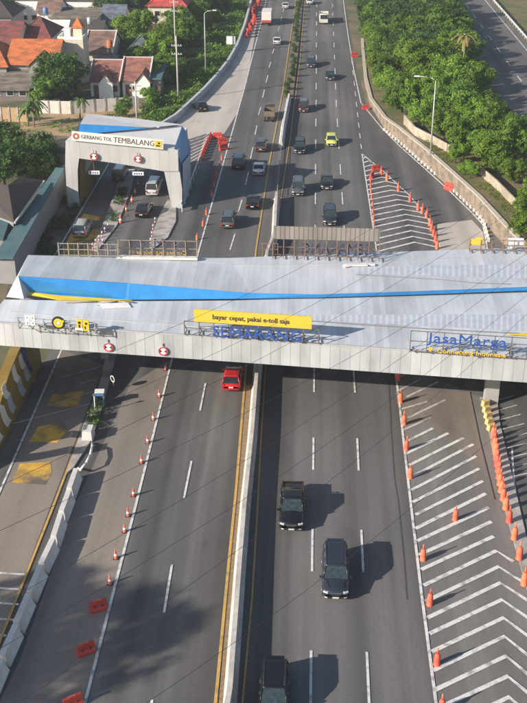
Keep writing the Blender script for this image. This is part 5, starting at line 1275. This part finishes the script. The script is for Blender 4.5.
# palms
def palm(base, h, rr_, label, n=11, seed=0, m=None):
    rnd = random.Random(seed); r = empty('palm_tree', base, 0, label, 'palm tree'); m = m or leaf_mat('leaf_palm', (.09, .16, .04), (.13, .19, .05))
    mb = MB(); mb.bar((0, 0, 0), (.15, 0, h), .16, 8, 0, .1); mb.build('trunk', mat('palm_bark', (.28, .24, .19), .9, .2, 3), r)
    for i in range(n):
        t = i * 6.283 / n + rnd.uniform(-.2, .2); el = rnd.uniform(.1, .9); mb = MB(); pts = []
        for k in range(7):
            s_ = k / 6; pts.append(Vector((.15 + math.cos(t) * rr_ * s_, math.sin(t) * rr_ * s_, h + rr_ * (el * s_ - 1.1 * s_ * s_))))
        sd_ = Vector((-math.sin(t), math.cos(t), 0))
        for k in range(6):
            w0, w1 = .34 * math.sin(math.pi * (k + .3) / 6.6), .34 * math.sin(math.pi * (k + 1.3) / 7.4); dz = Vector((0, 0, -.14))
            for s2 in (-1, 1): mb.add([pts[k], pts[k + 1], pts[k + 1] + sd_ * w1 * s2 + dz, pts[k] + sd_ * w0 * s2 + dz], [(0, 1, 2, 3)])
        mb.build('frond', m, r, fixn=False)
palm(G(34, 127), 4.2, 2.6, 'palm with drooping fronds in front of the pale panelled wall', 11, 1)
palm(G(28, 126), 3.0, 2.0, 'shorter palm beside the tan fence', 9, 2)
palm(G(80, 119), 3.4, 1.7, 'slim palm in front of the panelled wall near the gate roof', 7, 3)
palm(G(461, 84, TZ), 8.6, 2.6, 'palm with yellowing fronds among the trees beside the second road', 13, 4, leaf_mat('leaf_palm_dry', (.26, .21, .08), (.17, .19, .06)))

# undergrowth: one scatter mesh per patch
def scatter(name, poly, n, size, mats, seed, z=0.0, hz=.5):
    rnd = random.Random(seed); P = GP(poly, z); xs = [p.x for p in P]; ys = [p.y for p in P]; V = []; F = []; MI = []
    def inside(x, y):
        c = False; j = len(P) - 1
        for i in range(len(P)):
            if (P[i].y > y) != (P[j].y > y) and x < (P[j].x - P[i].x) * (y - P[i].y) / (P[j].y - P[i].y) + P[i].x: c = not c
            j = i
        return c
    k = 0
    while k < n:
        x, y = rnd.uniform(min(xs), max(xs)), rnd.uniform(min(ys), max(ys))
        if not inside(x, y) or noise.noise(Vector((x * .25, y * .25, seed))) < -.05: 
            if rnd.random() < .02: k += 1
            continue
        k += 1; hh = hz * rnd.uniform(.3, 1) * (1.2 + noise.noise(Vector((x * .5, y * .5, 3))))
        for q in range(7):
            o = Vector((x + rnd.gauss(0, size), y + rnd.gauss(0, size), z + rnd.uniform(.05, hh))); n_ = Vector((rnd.gauss(0, 1), rnd.gauss(0, 1), 1)).normalized(); u = n_.orthogonal().normalized(); v = n_.cross(u); a = size * rnd.uniform(.4, .9); i0 = len(V)
            V += [o - u * a, o - v * a * .5, o + u * a, o + v * a * .5]; F.append((i0, i0 + 1, i0 + 2, i0 + 3)); MI.append(rnd.randrange(len(mats)))
    me = bpy.data.meshes.new(name); me.from_pydata([tuple(v) for v in V], [], F)
    for m in mats: me.materials.append(m)
    me.polygons.foreach_set('material_index', MI); me.update(); o = bpy.data.objects.new(name, me); COL.objects.link(o); return o
tag(scatter('undergrowth', [(12, 268), (18, 255), (66, 180), (66, 212), (84, 200), (52, 258), (40, 268)], 900, .22, LD + [M_bark], 3, hz=.5), 'low weeds in the dark strip beside the small gate lanes', 'weeds', None, 'stuff')
tag(scatter('bank_scrub', [(140, 119), (158, 124), (176, 113), (189, 101), (204, 86), (217, 71), (227, 57), (236, 42), (243, 20), (248, 0), (200, 0), (180, 40), (170, 70), (150, 95)], 11000, .3, LG + LG + LD, 4, hz=1.0), 'bright green scrub covering the bank left of the ramp', 'scrub', None, 'stuff')
tag(scatter('earth_weeds', [(22, 134), (24, 124), (80, 120), (140, 110), (128, 132)], 260, .25, LG, 6, hz=.5), 'patches of weeds on the brown earth behind the small gate', 'weeds', None, 'stuff')
tag(scatter('island_weeds', [(84, 428), (98, 430), (104, 404), (96, 402)], 150, .13, LD + LG, 8, z=.16, hz=.6), 'weeds growing on the planted island', 'weeds', None, 'stuff')
tag(scatter('gate_island_weeds', [(106, 222), (116, 222), (128, 190), (120, 188)], 120, .2, LD, 9, z=.16, hz=.6), 'plants on the island under the small gate', 'weeds', None, 'stuff')
o = scatter('terrace_grass', [(405, 122), (436, 140), (462, 153), (500, 185), (527, 205), (527, 232), (472, 184), (431, 150)], 1500, .12, [leaf_mat('grass_dry', (.20, .17, .06), (.13, .15, .04)), LG[0]], 10, z=TZ, hz=.2); tag(o, 'dry grass covering the terrace above the retaining wall', 'grass', None, 'stuff')

# ------------------------------------------------------------------ air
mb = MB(); mb.box((0, 1100, 29), (2900, 2760, 60)); hz = mb.build('haze', MATS['road_paint_white']); hz.data.materials.clear()
m = bpy.data.materials.new('haze'); m.use_nodes = True; m.node_tree.nodes.remove(m.node_tree.nodes['Principled BSDF']); pv = m.node_tree.nodes.new('ShaderNodeVolumePrincipled')
pv.inputs['Color'].default_value = (.86, .90, .96, 1); pv.inputs['Density'].default_value = HAZE; pv.inputs['Anisotropy'].default_value = .2
m.node_tree.links.new(pv.outputs[0], m.node_tree.nodes['Material Output'].inputs['Volume']); hz.data.materials.append(m); tag(hz, 'thin warm haze over the whole motorway', None, None, 'stuff')
